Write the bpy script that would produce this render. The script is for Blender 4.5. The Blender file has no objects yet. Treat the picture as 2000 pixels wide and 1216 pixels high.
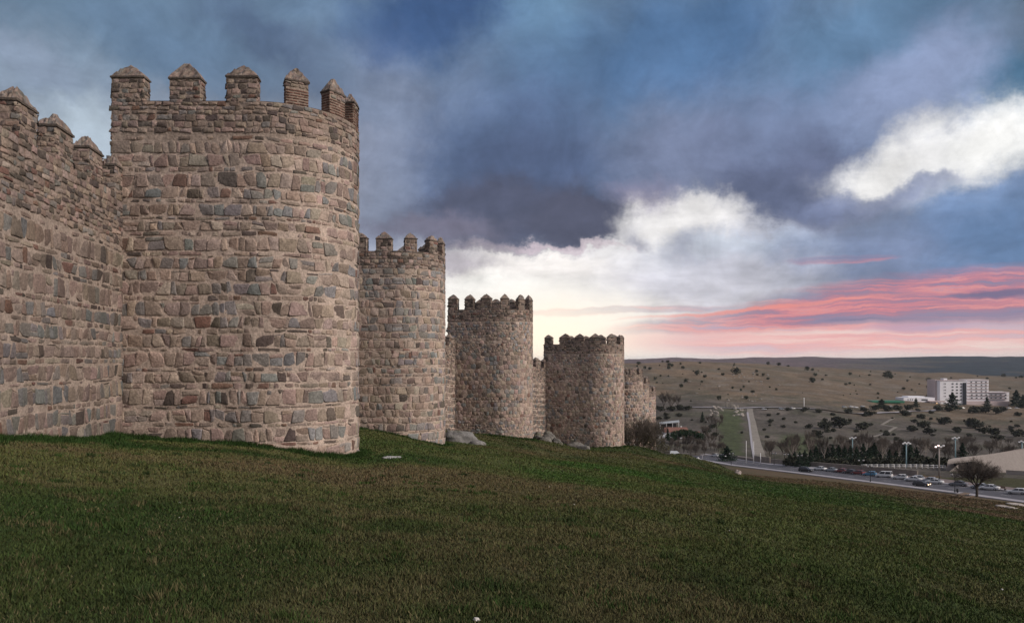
import bpy, math, random
import numpy as np
from mathutils import Vector
R = math.radians
F = 1500.0; CX = 1000.0; HY = 705.0          # focal length and horizon, in pixels of the 2000 px photograph
def P(px, py, D): return ((px-CX)/F*D, D, (HY-py)/F*D)
rnd = random.Random(7); rg = np.random.default_rng(11)
sc = bpy.context.scene; col = sc.collection

# ---------------------------------------------------------------- camera
cam = bpy.data.cameras.new('camera'); cam.sensor_width = 36; cam.lens = 27
cam.shift_y = (HY-608)/2000; cam.clip_end = 30000; cam.clip_start = .1
camo = bpy.data.objects.new('camera', cam); col.objects.link(camo)
camo.location = (0, 0, 0); camo.rotation_euler = (R(90), 0, 0); sc.camera = camo
sc.view_settings.view_transform = 'Standard'; sc.view_settings.look = 'None'
sc.view_settings.exposure = 0; sc.view_settings.gamma = 1
sc.cycles.max_bounces = 4; sc.cycles.diffuse_bounces = 2

# ---------------------------------------------------------------- sun
SUN_AZ, SUN_EL = 114.0, 30.0                 # azimuth clockwise from +Y (view direction)
sd = bpy.data.lights.new('sun', 'SUN'); sd.energy = 3.1; sd.angle = R(25); sd.color = (1.0, .88, .78)
so = bpy.data.objects.new('sun', sd); col.objects.link(so)
dv = Vector((math.sin(R(SUN_AZ))*math.cos(R(SUN_EL)), math.cos(R(SUN_AZ))*math.cos(R(SUN_EL)), math.sin(R(SUN_EL))))
so.rotation_euler = dv.to_track_quat('Z', 'Y').to_euler()

# ---------------------------------------------------------------- sky
def s2l(c): return tuple(((v/255)/12.92 if v/255 <= .04045 else ((v/255+.055)/1.055)**2.4) for v in c)
w = bpy.data.worlds.new("World"); sc.world = w; w.use_nodes = True
nt = w.node_tree; nt.nodes.clear(); N = nt.nodes; Lk = nt.links.new
def nd(t, **k):
    n = N.new(t)
    for a, b in k.items(): setattr(n, a, b)
    return n
def mth(op, a, b=None):
    n = nd('ShaderNodeMath', operation=op)
    for i, v in enumerate((a, b)):
        if v is None: continue
        if isinstance(v, (int, float)): n.inputs[i].default_value = v
        else: Lk(v, n.inputs[i])
    return n.outputs[0]
def vmth(op, a, b=None):
    n = nd('ShaderNodeVectorMath', operation=op)
    for i, v in enumerate((a, b)):
        if v is None: continue
        if isinstance(v, tuple): n.inputs[i].default_value = v
        else: Lk(v, n.inputs[i])
    return n
tc = nd('ShaderNodeTexCoord'); sp = nd('ShaderNodeSeparateXYZ'); Lk(tc.outputs['Generated'], sp.inputs[0])
X_, Y_, Z_ = sp.outputs
az = mth('ARCTAN2', X_, Y_)
el = mth('ARCTAN2', Z_, mth('SQRT', mth('ADD', mth('MULTIPLY', X_, X_), mth('MULTIPLY', Y_, Y_))))
den = mth('ADD', mth('MAXIMUM', Z_, 0.0), .16)
cq = nd('ShaderNodeCombineXYZ'); Lk(mth('DIVIDE', X_, den), cq.inputs[0]); Lk(mth('DIVIDE', Y_, den), cq.inputs[1])
ca = nd('ShaderNodeCombineXYZ'); Lk(az, ca.inputs[0]); Lk(el, ca.inputs[1])
def noise(vec, scale, detail=5, rough=.55, dist=0.0):
    n = nd('ShaderNodeTexNoise'); n.inputs['Scale'].default_value = scale; n.inputs['Detail'].default_value = detail
    n.inputs['Roughness'].default_value = rough; n.inputs['Distortion'].default_value = dist
    Lk(vec, n.inputs['Vector']); return n
n1 = noise(cq.outputs[0], 1.3, 6, .6)
wv = vmth('MULTIPLY', vmth('SUBTRACT', n1.outputs['Color'], (.5, .5, .5)).outputs[0], (.05, .035, 0)).outputs[0]
n2 = noise(ca.outputs[0], 10, 8, .66)
wv2 = vmth('MULTIPLY', vmth('SUBTRACT', n2.outputs['Color'], (.5, .5, .5)).outputs[0], (.115, .095, 0)).outputs[0]
A = vmth('ADD', vmth('ADD', ca.outputs[0], wv).outputs[0], wv2).outputs[0]
A2 = vmth('ADD', ca.outputs[0], vmth('MULTIPLY', wv2, (.5, .22, 0)).outputs[0]).outputs[0]   # calmer warp for the low streaks
def pxdir(px, py):
    x = (px-CX)/F; z = (HY-py)/F
    return math.atan(x), math.atan2(z, math.hypot(x, 1))
cur = nd('ShaderNodeRGB'); cur.outputs[0].default_value = (*s2l((150, 150, 160)), 1); cur = cur.outputs[0]
def mask(px, py, rx, ry, rot, soft, vec):
    a, e = pxdir(px, py); m = nd('ShaderNodeMapping', vector_type='TEXTURE')
    k = 1/(1+((px-CX)/F)**2)
    m.inputs['Location'].default_value = (a, e, 0); m.inputs['Rotation'].default_value = (0, 0, R(rot))
    m.inputs['Scale'].default_value = (rx/F*k, ry/F*math.sqrt(k), 1); Lk(vec, m.inputs['Vector'])
    l = vmth('LENGTH', m.outputs[0]).outputs['Value']
    r = nd('ShaderNodeMapRange', interpolation_type='SMOOTHSTEP')
    r.inputs['From Min'].default_value = 1.0; r.inputs['From Max'].default_value = soft
    Lk(l, r.inputs['Value']); return r.outputs[0]
def mixc(fac, a, b):
    m = nd('ShaderNodeMix', data_type='RGBA'); Lk(fac, m.inputs[0]) if not isinstance(fac, float) else setattr(m.inputs[0], 'default_value', fac)
    Lk(a, m.inputs[6])
    if isinstance(b, tuple): m.inputs[7].default_value = (*s2l(b), 1)
    else: Lk(b, m.inputs[7])
    return m.outputs[2]
def blob(px, py, rx, ry, rot, c, op=1.0, soft=.25, vec=None):
    global cur
    f = mth('MULTIPLY', mask(px, py, rx, ry, rot, soft, vec or A), op)
    cur = mixc(f, cur, c)
BL = [
 (1000, -60, 1900, 330, 0, (96, 124, 154), .9), (150, 30, 700, 200, 0, (98, 124, 148), .8),
 (60, 170, 420, 170, 0, (142, 158, 178), .85), (170, 250, 170, 110, 0, (182, 196, 208), .8), (30, 90, 200, 60, -20, (140, 154, 176), .7),
 (420, 120, 380, 90, -22, (98, 122, 150), .7), (840, 40, 290, 120, 20, (60, 86, 128), .95), (560, 100, 300, 60, -25, (84, 102, 132), .75), (700, 170, 200, 60, -25, (126, 146, 172), .5),
 (1060, 60, 150, 210, -8, (104, 138, 170), .75), (1000, 330, 420, 300, 0, (92, 116, 154), .9),
 (1330, 90, 380, 170, 12, (80, 114, 156), .85), (1550, 240, 480, 210, 8, (112, 132, 170), .8),
 (760, 370, 150, 330, 5, (140, 150, 174), .7),
 (1950, 440, 460, 200, 0, (104, 130, 170), .9), (1720, 60, 420, 120, 10, (88, 124, 158), .75), (1990, 170, 190, 190, 20, (68, 108, 138), .95),
 (1790, 160, 260, 110, 18, (142, 156, 190), .85),

 (1980, 370, 250, 60, 4, (120, 142, 178), .9),
 (1060, 600, 560, 160, 0, (244, 236, 233), .95), (1010, 600, 300, 150, 0, (253, 250, 245), 1.0), (1040, 520, 260, 60, 0, (250, 244, 240), .9),
 (1330, 462, 260, 105, 0, (246, 243, 244), 1.0, .62), (1250, 380, 110, 60, 0, (170, 160, 186), .6),
 (1480, 500, 330, 90, -6, (168, 176, 200), .85), (1440, 490, 90, 40, -14, (214, 220, 232), .8, .62), (1560, 480, 160, 34, -14, (204, 212, 228), .8), (1780, 510, 520, 110, -2, (118, 132, 164), .95), (1980, 470, 260, 120, 0, (96, 126, 166), .8),
 (1380, 550, 330, 80, 0, (204, 203, 214), .85), 
 (1530, 345, 260, 125, -12, (98, 106, 134), 1.0, .45), (1540, 390, 150, 70, -14, (96, 104, 132), .9), (1470, 260, 170, 110, 0, (118, 132, 164), .7), (1330, 300, 200, 100, 0, (120, 130, 160), .7),
 (1020, 330, 280, 170, 0, (84, 98, 130), .95), (1010, 420, 290, 92, 0, (82, 86, 108), 1.0, .45), (1120, 430, 120, 62, 0, (82, 84, 104), 1.0, .6), (1245, 455, 46, 34, 0, (126, 128, 154), .9, .4), (850, 450, 200, 46, 0, (116, 112, 130), .8),
 (880, 520, 130, 34, 0, (186, 178, 188), .8), (960, 486, 170, 16, 0, (150, 138, 152), .6), (1110, 484, 170, 10, 0, (214, 196, 204), .6),
 (1850, 285, 320, 96, 14, (244, 243, 244), .95, .1), (1960, 262, 220, 96, 12, (249, 248, 245), .95, .1), (1725, 320, 140, 76, 22, (247, 245, 243), .95, .1), (1820, 345, 110, 26, 8, (150, 158, 186), .7, .2), (1690, 385, 200, 36, 12, (124, 134, 166), .8),
 (1310, 430, 170, 56, 4, (250, 247, 246), 1.0, .25),]
for b in BL: blob(*b)
# cloud texture
nn = noise(cq.outputs[0], 2.4, 7, .6, .4)
mr = nd('ShaderNodeMapRange'); mr.inputs['From Min'].default_value = .3; mr.inputs['From Max'].default_value = .7
mr.inputs['To Min'].default_value = .86; mr.inputs['To Max'].default_value = 1.24; Lk(nn.outputs['Fac'], mr.inputs['Value'])
ml = nd('ShaderNodeVectorMath', operation='SCALE'); Lk(cur, ml.inputs[0]); Lk(mr.outputs[0], ml.inputs['Scale']); cur = ml.outputs[0]
nn = noise(ca.outputs[0], 6.5, 9, .64, .5)
mr = nd('ShaderNodeMapRange'); mr.inputs['From Min'].default_value = .3; mr.inputs['From Max'].default_value = .7
mr.inputs['To Min'].default_value = .80; mr.inputs['To Max'].default_value = 1.2; Lk(nn.outputs['Fac'], mr.inputs['Value'])
ml = nd('ShaderNodeVectorMath', operation='SCALE'); Lk(cur, ml.inputs[0]); Lk(mr.outputs[0], ml.inputs['Scale']); cur = ml.outputs[0]
nn = noise(ca.outputs[0], 17, 7, .62, 1.2)
mr = nd('ShaderNodeMapRange'); mr.inputs['From Min'].default_value = .3; mr.inputs['From Max'].default_value = .7
mr.inputs['To Min'].default_value = .90; mr.inputs['To Max'].default_value = 1.1; Lk(nn.outputs['Fac'], mr.inputs['Value'])
ml = nd('ShaderNodeVectorMath', operation='SCALE'); Lk(cur, ml.inputs[0]); Lk(mr.outputs[0], ml.inputs['Scale']); cur = ml.outputs[0]
# low bright horizon band and the pink streaks
for b in [(1150, 690, 1000, 75, 0, (252, 244, 238), .95), (1060, 640, 330, 120, 0, (255, 252, 246), 1.0), (1250, 680, 520, 46, 0, (254, 247, 240), .95), (1750, 690, 700, 42, 0, (250, 224, 216), .8),
          (1500, 655, 560, 45, 2, (240, 186, 184), .75)]: blob(*b, vec=A2)
st = nd('ShaderNodeMapping'); st.inputs['Rotation'].default_value = (0, 0, R(-4)); st.inputs['Scale'].default_value = (4.2, 78, 1); Lk(A2, st.inputs['Vector'])
sn = noise(st.outputs[0], 1.0, 8, .68, .5)
cr = nd('ShaderNodeValToRGB'); Lk(sn.outputs['Fac'], cr.inputs[0])
ee = cr.color_ramp.elements; ee[0].position = .28; ee[0].color = (*s2l((112, 112, 146)), 1); ee[1].position = .78; ee[1].color = (*s2l((250, 178, 166)), 1)
for p_, c_ in ((.42, (146, 134, 164)), (.485, (172, 128, 150)), (.54, (212, 134, 146)), (.58, (232, 150, 148)), (.62, (190, 150, 174)), (.69, (160, 156, 186))):
    e_ = ee.new(p_); e_.color = (*s2l(c_), 1)
for (px, py, rx, ry, rot, op) in ((1840, 590, 560, 72, 3.5, .88), (1520, 618, 420, 26, 4, .65), (1200, 606, 280, 9, 1, .4), (1640, 508, 120, 10, 0, .5)):
    cur = mixc(mth('MULTIPLY', mask(px, py, rx, ry, rot, .55, A2), op), cur, cr.outputs[0])
st2 = nd('ShaderNodeMapping'); st2.inputs['Scale'].default_value = (4, 90, 1); Lk(A2, st2.inputs['Vector'])
sn2 = noise(st2.outputs[0], 1.0, 4, .6, .2)
cr2 = nd('ShaderNodeValToRGB'); Lk(sn2.outputs['Fac'], cr2.inputs[0]); e2 = cr2.color_ramp.elements
e2[0].position = .35; e2[0].color = (*s2l((214, 190, 204)), 1); e2[1].position = .65; e2[1].color = (*s2l((252, 222, 214)), 1)
e_ = e2.new(.5); e_.color = (*s2l((246, 180, 178)), 1)
cur = mixc(mth('MULTIPLY', mask(1750, 660, 620, 40, 1, .4, A2), .8), cur, cr2.outputs[0])
for b in [(1960, 572, 150, 12, 2, (104, 100, 136), .7), (1780, 640, 160, 14, 0, (176, 160, 190), .6),
          (1480, 602, 360, 6, 4, (246, 150, 138), .7), (1060, 668, 300, 130, 0, (290, 268, 240), .9, .0)]: blob(*b, vec=A2)
bg = nd('ShaderNodeBackground'); Lk(cur, bg.inputs[0]); bg.inputs[1].default_value = 1.0
sky = nd('ShaderNodeTexSky', sky_type='NISHITA'); sky.sun_disc = False; sky.sun_elevation = R(SUN_EL); sky.sun_rotation = R(SUN_AZ)
bg2 = nd('ShaderNodeBackground'); Lk(sky.outputs[0], bg2.inputs[0]); bg2.inputs[1].default_value = .08
ms = nd('ShaderNodeMixShader'); ms.inputs[0].default_value = .94; Lk(bg2.outputs[0], ms.inputs[1]); Lk(bg.outputs[0], ms.inputs[2])
ow = nd('ShaderNodeOutputWorld'); Lk(ms.outputs[0], ow.inputs[0])

# ---------------------------------------------------------------- materials
def mat(name, c=(.5, .5, .5), rough=.9, metal=0.0, var=.25, scale=3.0, bump=0.0, bscale=30.0, attr=False, emit=None, spec=.3, fine=0.0):
    m = bpy.data.materials.new(name); m.use_nodes = True; t = m.node_tree; b = t.nodes['Principled BSDF']
    b.inputs['Roughness'].default_value = rough; b.inputs['Metallic'].default_value = metal; b.inputs['Specular IOR Level'].default_value = spec
    ge = t.nodes.new('ShaderNodeTexCoord')
    src = ge.outputs['Object']
    n = t.nodes.new('ShaderNodeTexNoise'); n.inputs['Scale'].default_value = scale; n.inputs['Detail'].default_value = 6; n.inputs['Roughness'].default_value = .65
    t.links.new(src, n.inputs['Vector'])
    mrr = t.nodes.new('ShaderNodeMapRange'); mrr.inputs['From Min'].default_value = .3; mrr.inputs['From Max'].default_value = .7
    mrr.inputs['To Min'].default_value = 1-var; mrr.inputs['To Max'].default_value = 1+var; t.links.new(n.outputs['Fac'], mrr.inputs['Value'])
    fac = mrr.outputs[0]
    if fine:
        n3 = t.nodes.new('ShaderNodeTexNoise'); n3.inputs['Scale'].default_value = scale*9; n3.inputs['Detail'].default_value = 3
        t.links.new(src, n3.inputs['Vector'])
        m3 = t.nodes.new('ShaderNodeMapRange'); m3.inputs['From Min'].default_value = .35; m3.inputs['From Max'].default_value = .65
        m3.inputs['To Min'].default_value = 1-fine; m3.inputs['To Max'].default_value = 1+fine; t.links.new(n3.outputs['Fac'], m3.inputs['Value'])
        mu = t.nodes.new('ShaderNodeMath'); mu.operation = 'MULTIPLY'; t.links.new(fac, mu.inputs[0]); t.links.new(m3.outputs[0], mu.inputs[1]); fac = mu.outputs[0]
    s = t.nodes.new('ShaderNodeVectorMath'); s.operation = 'SCALE'; t.links.new(fac, s.inputs['Scale'])
    if attr:
        a = t.nodes.new('ShaderNodeAttribute'); a.attribute_name = 'col'; t.links.new(a.outputs['Color'], s.inputs[0])
    else: s.inputs[0].default_value = c
    t.links.new(s.outputs[0], b.inputs['Base Color'])
    if bump:
        n4 = t.nodes.new('ShaderNodeTexNoise'); n4.inputs['Scale'].default_value = bscale; n4.inputs['Detail'].default_value = 6; n4.inputs['Roughness'].default_value = .7
        t.links.new(src, n4.inputs['Vector']); bp = t.nodes.new('ShaderNodeBump'); bp.inputs['Distance'].default_value = bump; bp.inputs['Strength'].default_value = 1
        t.links.new(n4.outputs['Fac'], bp.inputs['Height']); t.links.new(bp.outputs[0], b.inputs['Normal'])
    if emit:
        b.inputs['Emission Color'].default_value = (*emit[0], 1); b.inputs['Emission Strength'].default_value = emit[1]
    return m
M = {
 'stone': mat('wall_stone', attr=True, var=.24, scale=1.6, fine=.22, bump=.05, bscale=6),
 'ground': mat('ground_cover', attr=True, var=.30, scale=.55, fine=.30, bump=.06, bscale=9, spec=.1),
 'blade': mat('grass_blade', attr=True, var=.15, scale=2, rough=.85, spec=.1),
 'valley': mat('valley_cover', attr=True, var=.30, scale=.05, fine=.25, spec=.1, bump=.5, bscale=.35),
 'hills': mat('hill_cover', attr=True, var=.30, scale=.006, fine=.3, spec=.1, bump=4, bscale=.05),
 'leaf': mat('foliage', attr=True, var=.2, scale=.5, rough=.8, spec=.15),
 'bark': mat('bark', (.075, .062, .052), var=.3, scale=3),
 'twig': mat('twig', (.10, .083, .07), var=.2, scale=1),
 'rock': mat('granite', attr=True, var=.25, scale=1.5, fine=.2, bump=.05, bscale=5),
 'road': mat('asphalt', (.085, .085, .10), var=.18, scale=.25, fine=.1, rough=.8),
 'pave': mat('pavement', (.36, .35, .38), var=.12, scale=.5, fine=.08),
 'paint': mat('road_paint', (.7, .7, .7), var=.1, scale=1),
 'plaza': mat('plaza_paving', (.19, .155, .15), var=.15, scale=.3, fine=.1),
 'path': mat('path_cobbles', (.24, .22, .19), var=.2, scale=.2, fine=.2),
 'lowwall': mat('retaining_stone', (.22, .19, .17), var=.2, scale=.8, fine=.2),
 'white': mat('white_wall', (.82, .82, .86), var=.06, scale=.1),
 'pinkish': mat('pale_pink_wall', (.50, .42, .42), var=.08, scale=.1),
 'glassd': mat('dark_glass', (.03, .035, .045), rough=.2, var=.1, spec=.5),
 'tile': mat('red_tile', (.20, .105, .085), var=.2, scale=.5, fine=.2),
 'green': mat('green_canopy', (.03, .17, .10), rough=.5, var=.05),
 'greyroof': mat('metal_roof', (.40, .43, .45), rough=.6, var=.1),
 'beige': mat('beige_panel', (.36, .32, .295), var=.08, scale=.2, fine=.06),
 'dark': mat('dark_metal', (.03, .032, .036), rough=.5, var=.1),
 'steel': mat('painted_steel', (.22, .34, .38), rough=.5, var=.05),
 'whitem': mat('white_metal', (.86, .86, .86), rough=.5, var=.05),
 'tyre': mat('tyre', (.02, .02, .02), rough=.9),
 'rim': mat('rim', (.35, .36, .38), rough=.35, metal=.6),
 'window': mat('car_glass', (.03, .035, .045), rough=.12, spec=.6),
 'lampon': mat('lit_lamp', (1, .9, .8), emit=((1, .72, .66), 2.4)),
 'headon': mat('lit_headlight', (1, .9, .8), emit=((1, .62, .35), 7)),
 'warm': mat('lit_window', (1, .8, .5), emit=((1, .6, .3), 1.6)),
 'lens': mat('lamp_lens', (.7, .7, .72), rough=.3),
 'red': mat('tail_lamp', (.35, .02, .02), rough=.3),
 'wood': mat('weathered_wood', (.16, .12, .09), var=.2, scale=5),
 'litter': mat('pale_litter', (.6, .58, .55), var=.1),
}
def carpaint(n, c): return mat(n, c, rough=.3, metal=.1, var=.03, spec=.5)

# ---------------------------------------------------------------- mesh helpers
class MB:
    def __init__(s): s.V = []; s.C = []; s.G = []; s.n = 0
    def add(s, v, f, c=(.5, .5, .5), mi=0, smooth=False):
        v = np.asarray(v, float).reshape(-1, 3)
        c = np.asarray(c, float); c = np.broadcast_to(c, (len(v), 3)) if c.ndim == 1 else c
        s.V.append(v); s.C.append(c)
        for a in (f if isinstance(f, list) and len(f) and isinstance(f[0], np.ndarray) else [np.asarray(f)]):
            if len(a): s.G.append((a + s.n, mi, smooth))
        s.n += len(v); return s
    def poly(s, v, faces, c=(.5, .5, .5), mi=0, smooth=False):
        byk = {}
        for fc in faces: byk.setdefault(len(fc), []).append(fc)
        return s.add(v, [np.array(x) for x in byk.values()], c, mi, smooth)
    def box(s, x0, x1, y0, y1, z0, z1, c=(.5, .5, .5), mi=0, T=None):
        v = np.array([(x, y, z) for z in (z0, z1) for y in (y0, y1) for x in (x0, x1)], float)
        if T: v = np.array([T(*q) for q in v])
        return s.add(v, np.array([(0, 2, 3, 1), (4, 5, 7, 6), (0, 1, 5, 4), (2, 6, 7, 3), (0, 4, 6, 2), (1, 3, 7, 5)]), c, mi)
    def tube(s, a, b, r0, r1, n=6, c=(.5, .5, .5), mi=0, caps=True):
        a = np.array(a, float); b = np.array(b, float); d = b-a; L = np.linalg.norm(d)
        if L < 1e-9: return s
        d /= L; u = np.cross(d, (0, 0, 1) if abs(d[2]) < .9 else (1, 0, 0)); u /= np.linalg.norm(u); v = np.cross(d, u)
        th = np.arange(n)*2*math.pi/n; ring = np.cos(th)[:, None]*u + np.sin(th)[:, None]*v
        V = np.vstack([a+ring*r0, b+ring*r1]); i = np.arange(n); j = (i+1) % n
        s.add(V, [np.stack([i, j, j+n, i+n], 1)] + ([np.array([list(range(n))[::-1]]), np.array([list(range(n, 2*n))])] if caps else []), c, mi, True)
        return s
    def build(s, name, mats, parent=None, loc=None):
        me = bpy.data.meshes.new(name)
        V = np.concatenate(s.V); C = np.concatenate(s.C)
        tot = sum(len(a) for a, _, _ in s.G); nl = sum(a.size for a, _, _ in s.G)
        me.vertices.add(len(V)); me.vertices.foreach_set('co', V.ravel())
        me.loops.add(nl); me.loops.foreach_set('vertex_index', np.concatenate([a.ravel() for a, _, _ in s.G]).astype(np.int32))
        lt = np.concatenate([np.full(len(a), a.shape[1]) for a, _, _ in s.G]).astype(np.int32)
        me.polygons.add(tot); me.polygons.foreach_set('loop_start', np.concatenate([[0], np.cumsum(lt)[:-1]]).astype(np.int32))
        me.polygons.foreach_set('material_index', np.concatenate([np.full(len(a), m) for a, m, _ in s.G]).astype(np.int32))
        me.update(calc_edges=True)
        me.polygons.foreach_set('use_smooth', np.concatenate([np.full(len(a), q) for a, _, q in s.G]))
        at = me.attributes.new('col', 'FLOAT_COLOR', 'POINT'); at.data.foreach_set('color', np.c_[C, np.ones(len(C))].ravel())
        for m in (mats if isinstance(mats, (list, tuple)) else [mats]): me.materials.append(m)
        me.validate(); me.update()
        o = bpy.data.objects.new(name, me); col.objects.link(o)
        if parent: o.parent = parent
        if loc is not None: o.location = loc
        return o
def tag(o, label=None, cat=None, group=None, kind=None):
    for k, v in (('label', label), ('category', cat), ('group', group), ('kind', kind)):
        if v: o[k] = v
    return o
def empty(name, loc, rz=0.0, label=None, cat=None, group=None):
    o = bpy.data.objects.new(name, None); col.objects.link(o); o.location = loc; o.rotation_euler = (0, 0, rz); o.empty_display_size = .3
    return tag(o, label, cat, group)
def copy_tree(o, parent=None):
    c = o.copy(); col.objects.link(c)
    if parent: c.parent = parent
    for ch in list(o.children): copy_tree(ch, c)
    return c
def place(proto, used, loc, rz=0.0, s=1.0, label=None, group=None):
    o = proto if not used else copy_tree(proto)
    o.location = loc; o.rotation_euler = (0, 0, rz); o.scale = (s, s, s) if not isinstance(s, tuple) else s
    if label: o['label'] = label
    if group: o['group'] = group
    return o

# numpy value noise
def _h(ix, iy, seed):
    n = (ix.astype(np.int64)*374761393 + iy.astype(np.int64)*668265263 + seed*1274126177) & 0xffffffff
    n = ((n ^ (n >> 13))*1274126177) & 0xffffffff
    return ((n ^ (n >> 16)) & 0xffffff)/float(0xffffff)
def vn(x, y, seed=0):
    x = np.asarray(x, float); y = np.asarray(y, float); ix = np.floor(x); iy = np.floor(y); fx = x-ix; fy = y-iy
    fx = fx*fx*(3-2*fx); fy = fy*fy*(3-2*fy)
    a = _h(ix, iy, seed); b = _h(ix+1, iy, seed); c = _h(ix, iy+1, seed); d = _h(ix+1, iy+1, seed)
    return (a*(1-fx)+b*fx)*(1-fy) + (c*(1-fx)+d*fx)*fy
def fbm(x, y, seed=0, o=4):
    s = 0; a = .5; t = 0
    for k in range(o): s = s+a*vn(np.asarray(x)*2**k, np.asarray(y)*2**k, seed+k*17); t += a; a *= .5
    return s/t
def sst(x, a, b):
    t = np.clip((np.asarray(x, float)-a)/(b-a), 0, 1); return t*t*(3-2*t)

# ---------------------------------------------------------------- terrain
def yz(py, D): return (HY-py)/F*D
FARC = [(2500, -50), (3300, -30), (4300, 10), (6000, 5), (12000, 0)]
COLS = {
 -6000: [(3, -1.6), (10, -1.2), (40, -.5), (200, -3), (800, -20), (3000, -10), (12000, 0)],
 -700: [(10, -1.62), (25, -1.5), (100, -2.5), (400, -30), (1200, -5), (12000, 0)],
 0: [(10, -1.78), (19.6, -2.10), (60, -2.9), (150, -8), (400, -32), (1200, -5), (12000, 0)],
 240: [(14, -2.2), (28, -2.84), (60, -3.5), (150, -9), (400, -34), (1200, -3), (12000, 0)],
 500: [(14, -2.35), (28, -3.24), (60, -5), (150, -12), (400, -36), (1200, -3), (12000, 0)],
 600: [(14, -2.42), (28.2, -3.5), (60, -5), (150, -12), (400, -36), (1200, -3), (12000, 0)],
 697: [(15, -2.68), (31.3, -4.02), (51.5, -4.45), (80, -6), (150, -14), (400, -38), (620, -38), (1200, -2), (2500, -50), (12000, 0)],
 780: [(15, -2.68), (28, -3.6), (51.7, -5.0), (80, -7), (150, -15), (400, -40), (620, -38), (1200, -2), (2500, -50), (12000, 0)],
 870: [(15, -2.78), (30, -3.95), (55, -5.95), (76, -6.7), (100, -9), (150, -16), (400, -41), (620, -38), (1200, -1), (2500, -50), (12000, 0)],
 950: [(20, -3.2), (40, -5.1), (58, -6.25), (75, -7.25), (98, -9.0), (150, -17), (400, -42), (620, -38), (1200, -1), (2500, -50), (12000, 0)],
 1040: [(20, -3.35), (40, -5.4), (60, -6.9), (78.5, -8.0), (98, -9.5), (130, -14), (200, -24), (400, -43), (620, -38), (1200, -1), (2500, -50), (12000, 0)],
 1130: [(20, -3.45), (40, -5.65), (70, -8.5), (97, -10.9), (130, -16), (200, -27), (400, -43), (620, -38), (1200, -1), (2500, -50), (12000, 0)],
 1220: [(20, -3.55), (40, -5.9), (75, -9.4), (99, -11.3), (108, -12.4), (125, -17), (150, -20.5), (175, -23), (220, -30), (300, -39), (400, -43), (500, -42.5), (620, -38), (900, -25.8), (1200, yz(706, 1200)), (1500, -25), (2500, -50), (4500, yz(700, 4500)), (12000, -20)],
 1262: [(20, -3.6), (40, -6.1), (75, -9.9), (100, -11.9), (112, -14.5), (150, -24), (220, -33), (300, -39), (400, -43), (500, -42.5), (620, -38), (900, -26.5), (1200, yz(705, 1200)), (1500, -25), (2500, -50), (4500, yz(700, 4500)), (12000, -20)],
 1300: [(20, -3.7), (40, -6.3), (80, -10.6), (112, -13.9), (130, -19), (150, -24.5), (220, -34), (300, -39.5), (400, -43), (500, -42.5), (620, -38), (900, -27), (1200, yz(704, 1200)), (1500, -25), (2500, -50), (4500, yz(697, 4500)), (12000, -20)],
 1345: [(20, -3.75), (40, -6.4), (80, -11.0), (120, -15.2), (140, -21), (220, -33), (300, -39.5), (400, -43), (500, -42.5), (620, -38), (900, -27), (1200, yz(703, 1200)), (1500, -25), (2500, -50), (4500, yz(697.5, 4500)), (12000, -20)],
 1400: [(20, -3.85), (40, -6.6), (80, -11.6), (128, -17.7), (150, -22), (200, -30.5), (300, -40), (400, -43.5), (500, -42.5), (620, -38), (900, -27), (1230, yz(705, 1230)), (1500, -25), (2500, -50), (4500, yz(702, 4500)), (12000, -20)],
 1440: [(20, -3.9), (40, -6.8), (80, -12.2), (130, -19.2), (200, -28.8), (285, -39.4), (330, -41), (400, -43.5), (500, -42.5), (600, -39.2), (640, -38.5), (900, -28), (1270, yz(706, 1270)), (1500, -25), (2500, -50), (4500, yz(698, 4500)), (12000, -20)],
 1500: [(20, -4), (40, -7.1), (100, -15.5), (200, -29.3), (260, -37), (330, -41.5), (400, -45), (500, -44), (600, -40), (640, -38.7), (900, -29), (1300, yz(710, 1300)), (1600, -28), (2500, -50), (4500, yz(697, 4500)), (12000, -20)],
 1600: [(20, -4.2), (50, -8.9), (100, -16), (200, -30.5), (235, -35.3), (300, -41), (400, -48), (500, -47), (640, -39.5), (900, -33), (1350, yz(715, 1350)), (1700, -32), (2500, yz(732, 2500)), (4500, yz(697, 4500)), (12000, -20)],
 1700: [(20, -4.35), (50, -9.2), (100, -16.7), (212, -33.4), (260, -37.2), (300, -40.5), (400, -49), (500, -50), (600, -48), (700, -43), (1000, -38), (1450, yz(719, 1450)), (1700, -35), (2500, yz(732, 2500)), (3400, yz(712, 3400)), (4500, yz(699, 4500)), (12000, -20)],
 1850: [(20, -4.7), (50, -9.7), (100, -17.8), (182, -31.2), (212, -33.4), (260, -37), (300, -40.5), (400, -49), (500, -52), (700, -50), (860, -48.5), (1100, -42), (1550, yz(725, 1550)), (1800, -40), (2500, yz(733, 2500)), (3400, yz(710, 3400)), (4300, yz(696, 4300)), (12000, -20)],
 2000: [(20, -5), (50, -10.3), (100, -19), (163, -30.0), (182, -31.4), (212, -33.5), (250, -36.3), (300, -40), (400, -49), (600, -53), (860, -48.7), (1100, -44), (1700, yz(734, 1700)), (2000, -50), (2500, yz(728, 2500)), (3400, yz(706, 3400)), (4300, yz(696, 4300)), (12000, -20)],
 2700: [(20, -5.5), (60, -14), (110, -23), (163, -30), (250, -36), (400, -49), (860, -48.7), (1700, -33), (2500, -38), (4300, 25), (12000, -20)],
 8000: [(20, -5), (60, -14), (110, -22), (250, -34), (800, -45), (2500, -30), (12000, -10)]}
NA, NR = 900, 420; AZR = R(80); LR0, LR1 = math.log(1.0), math.log(12500)
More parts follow.
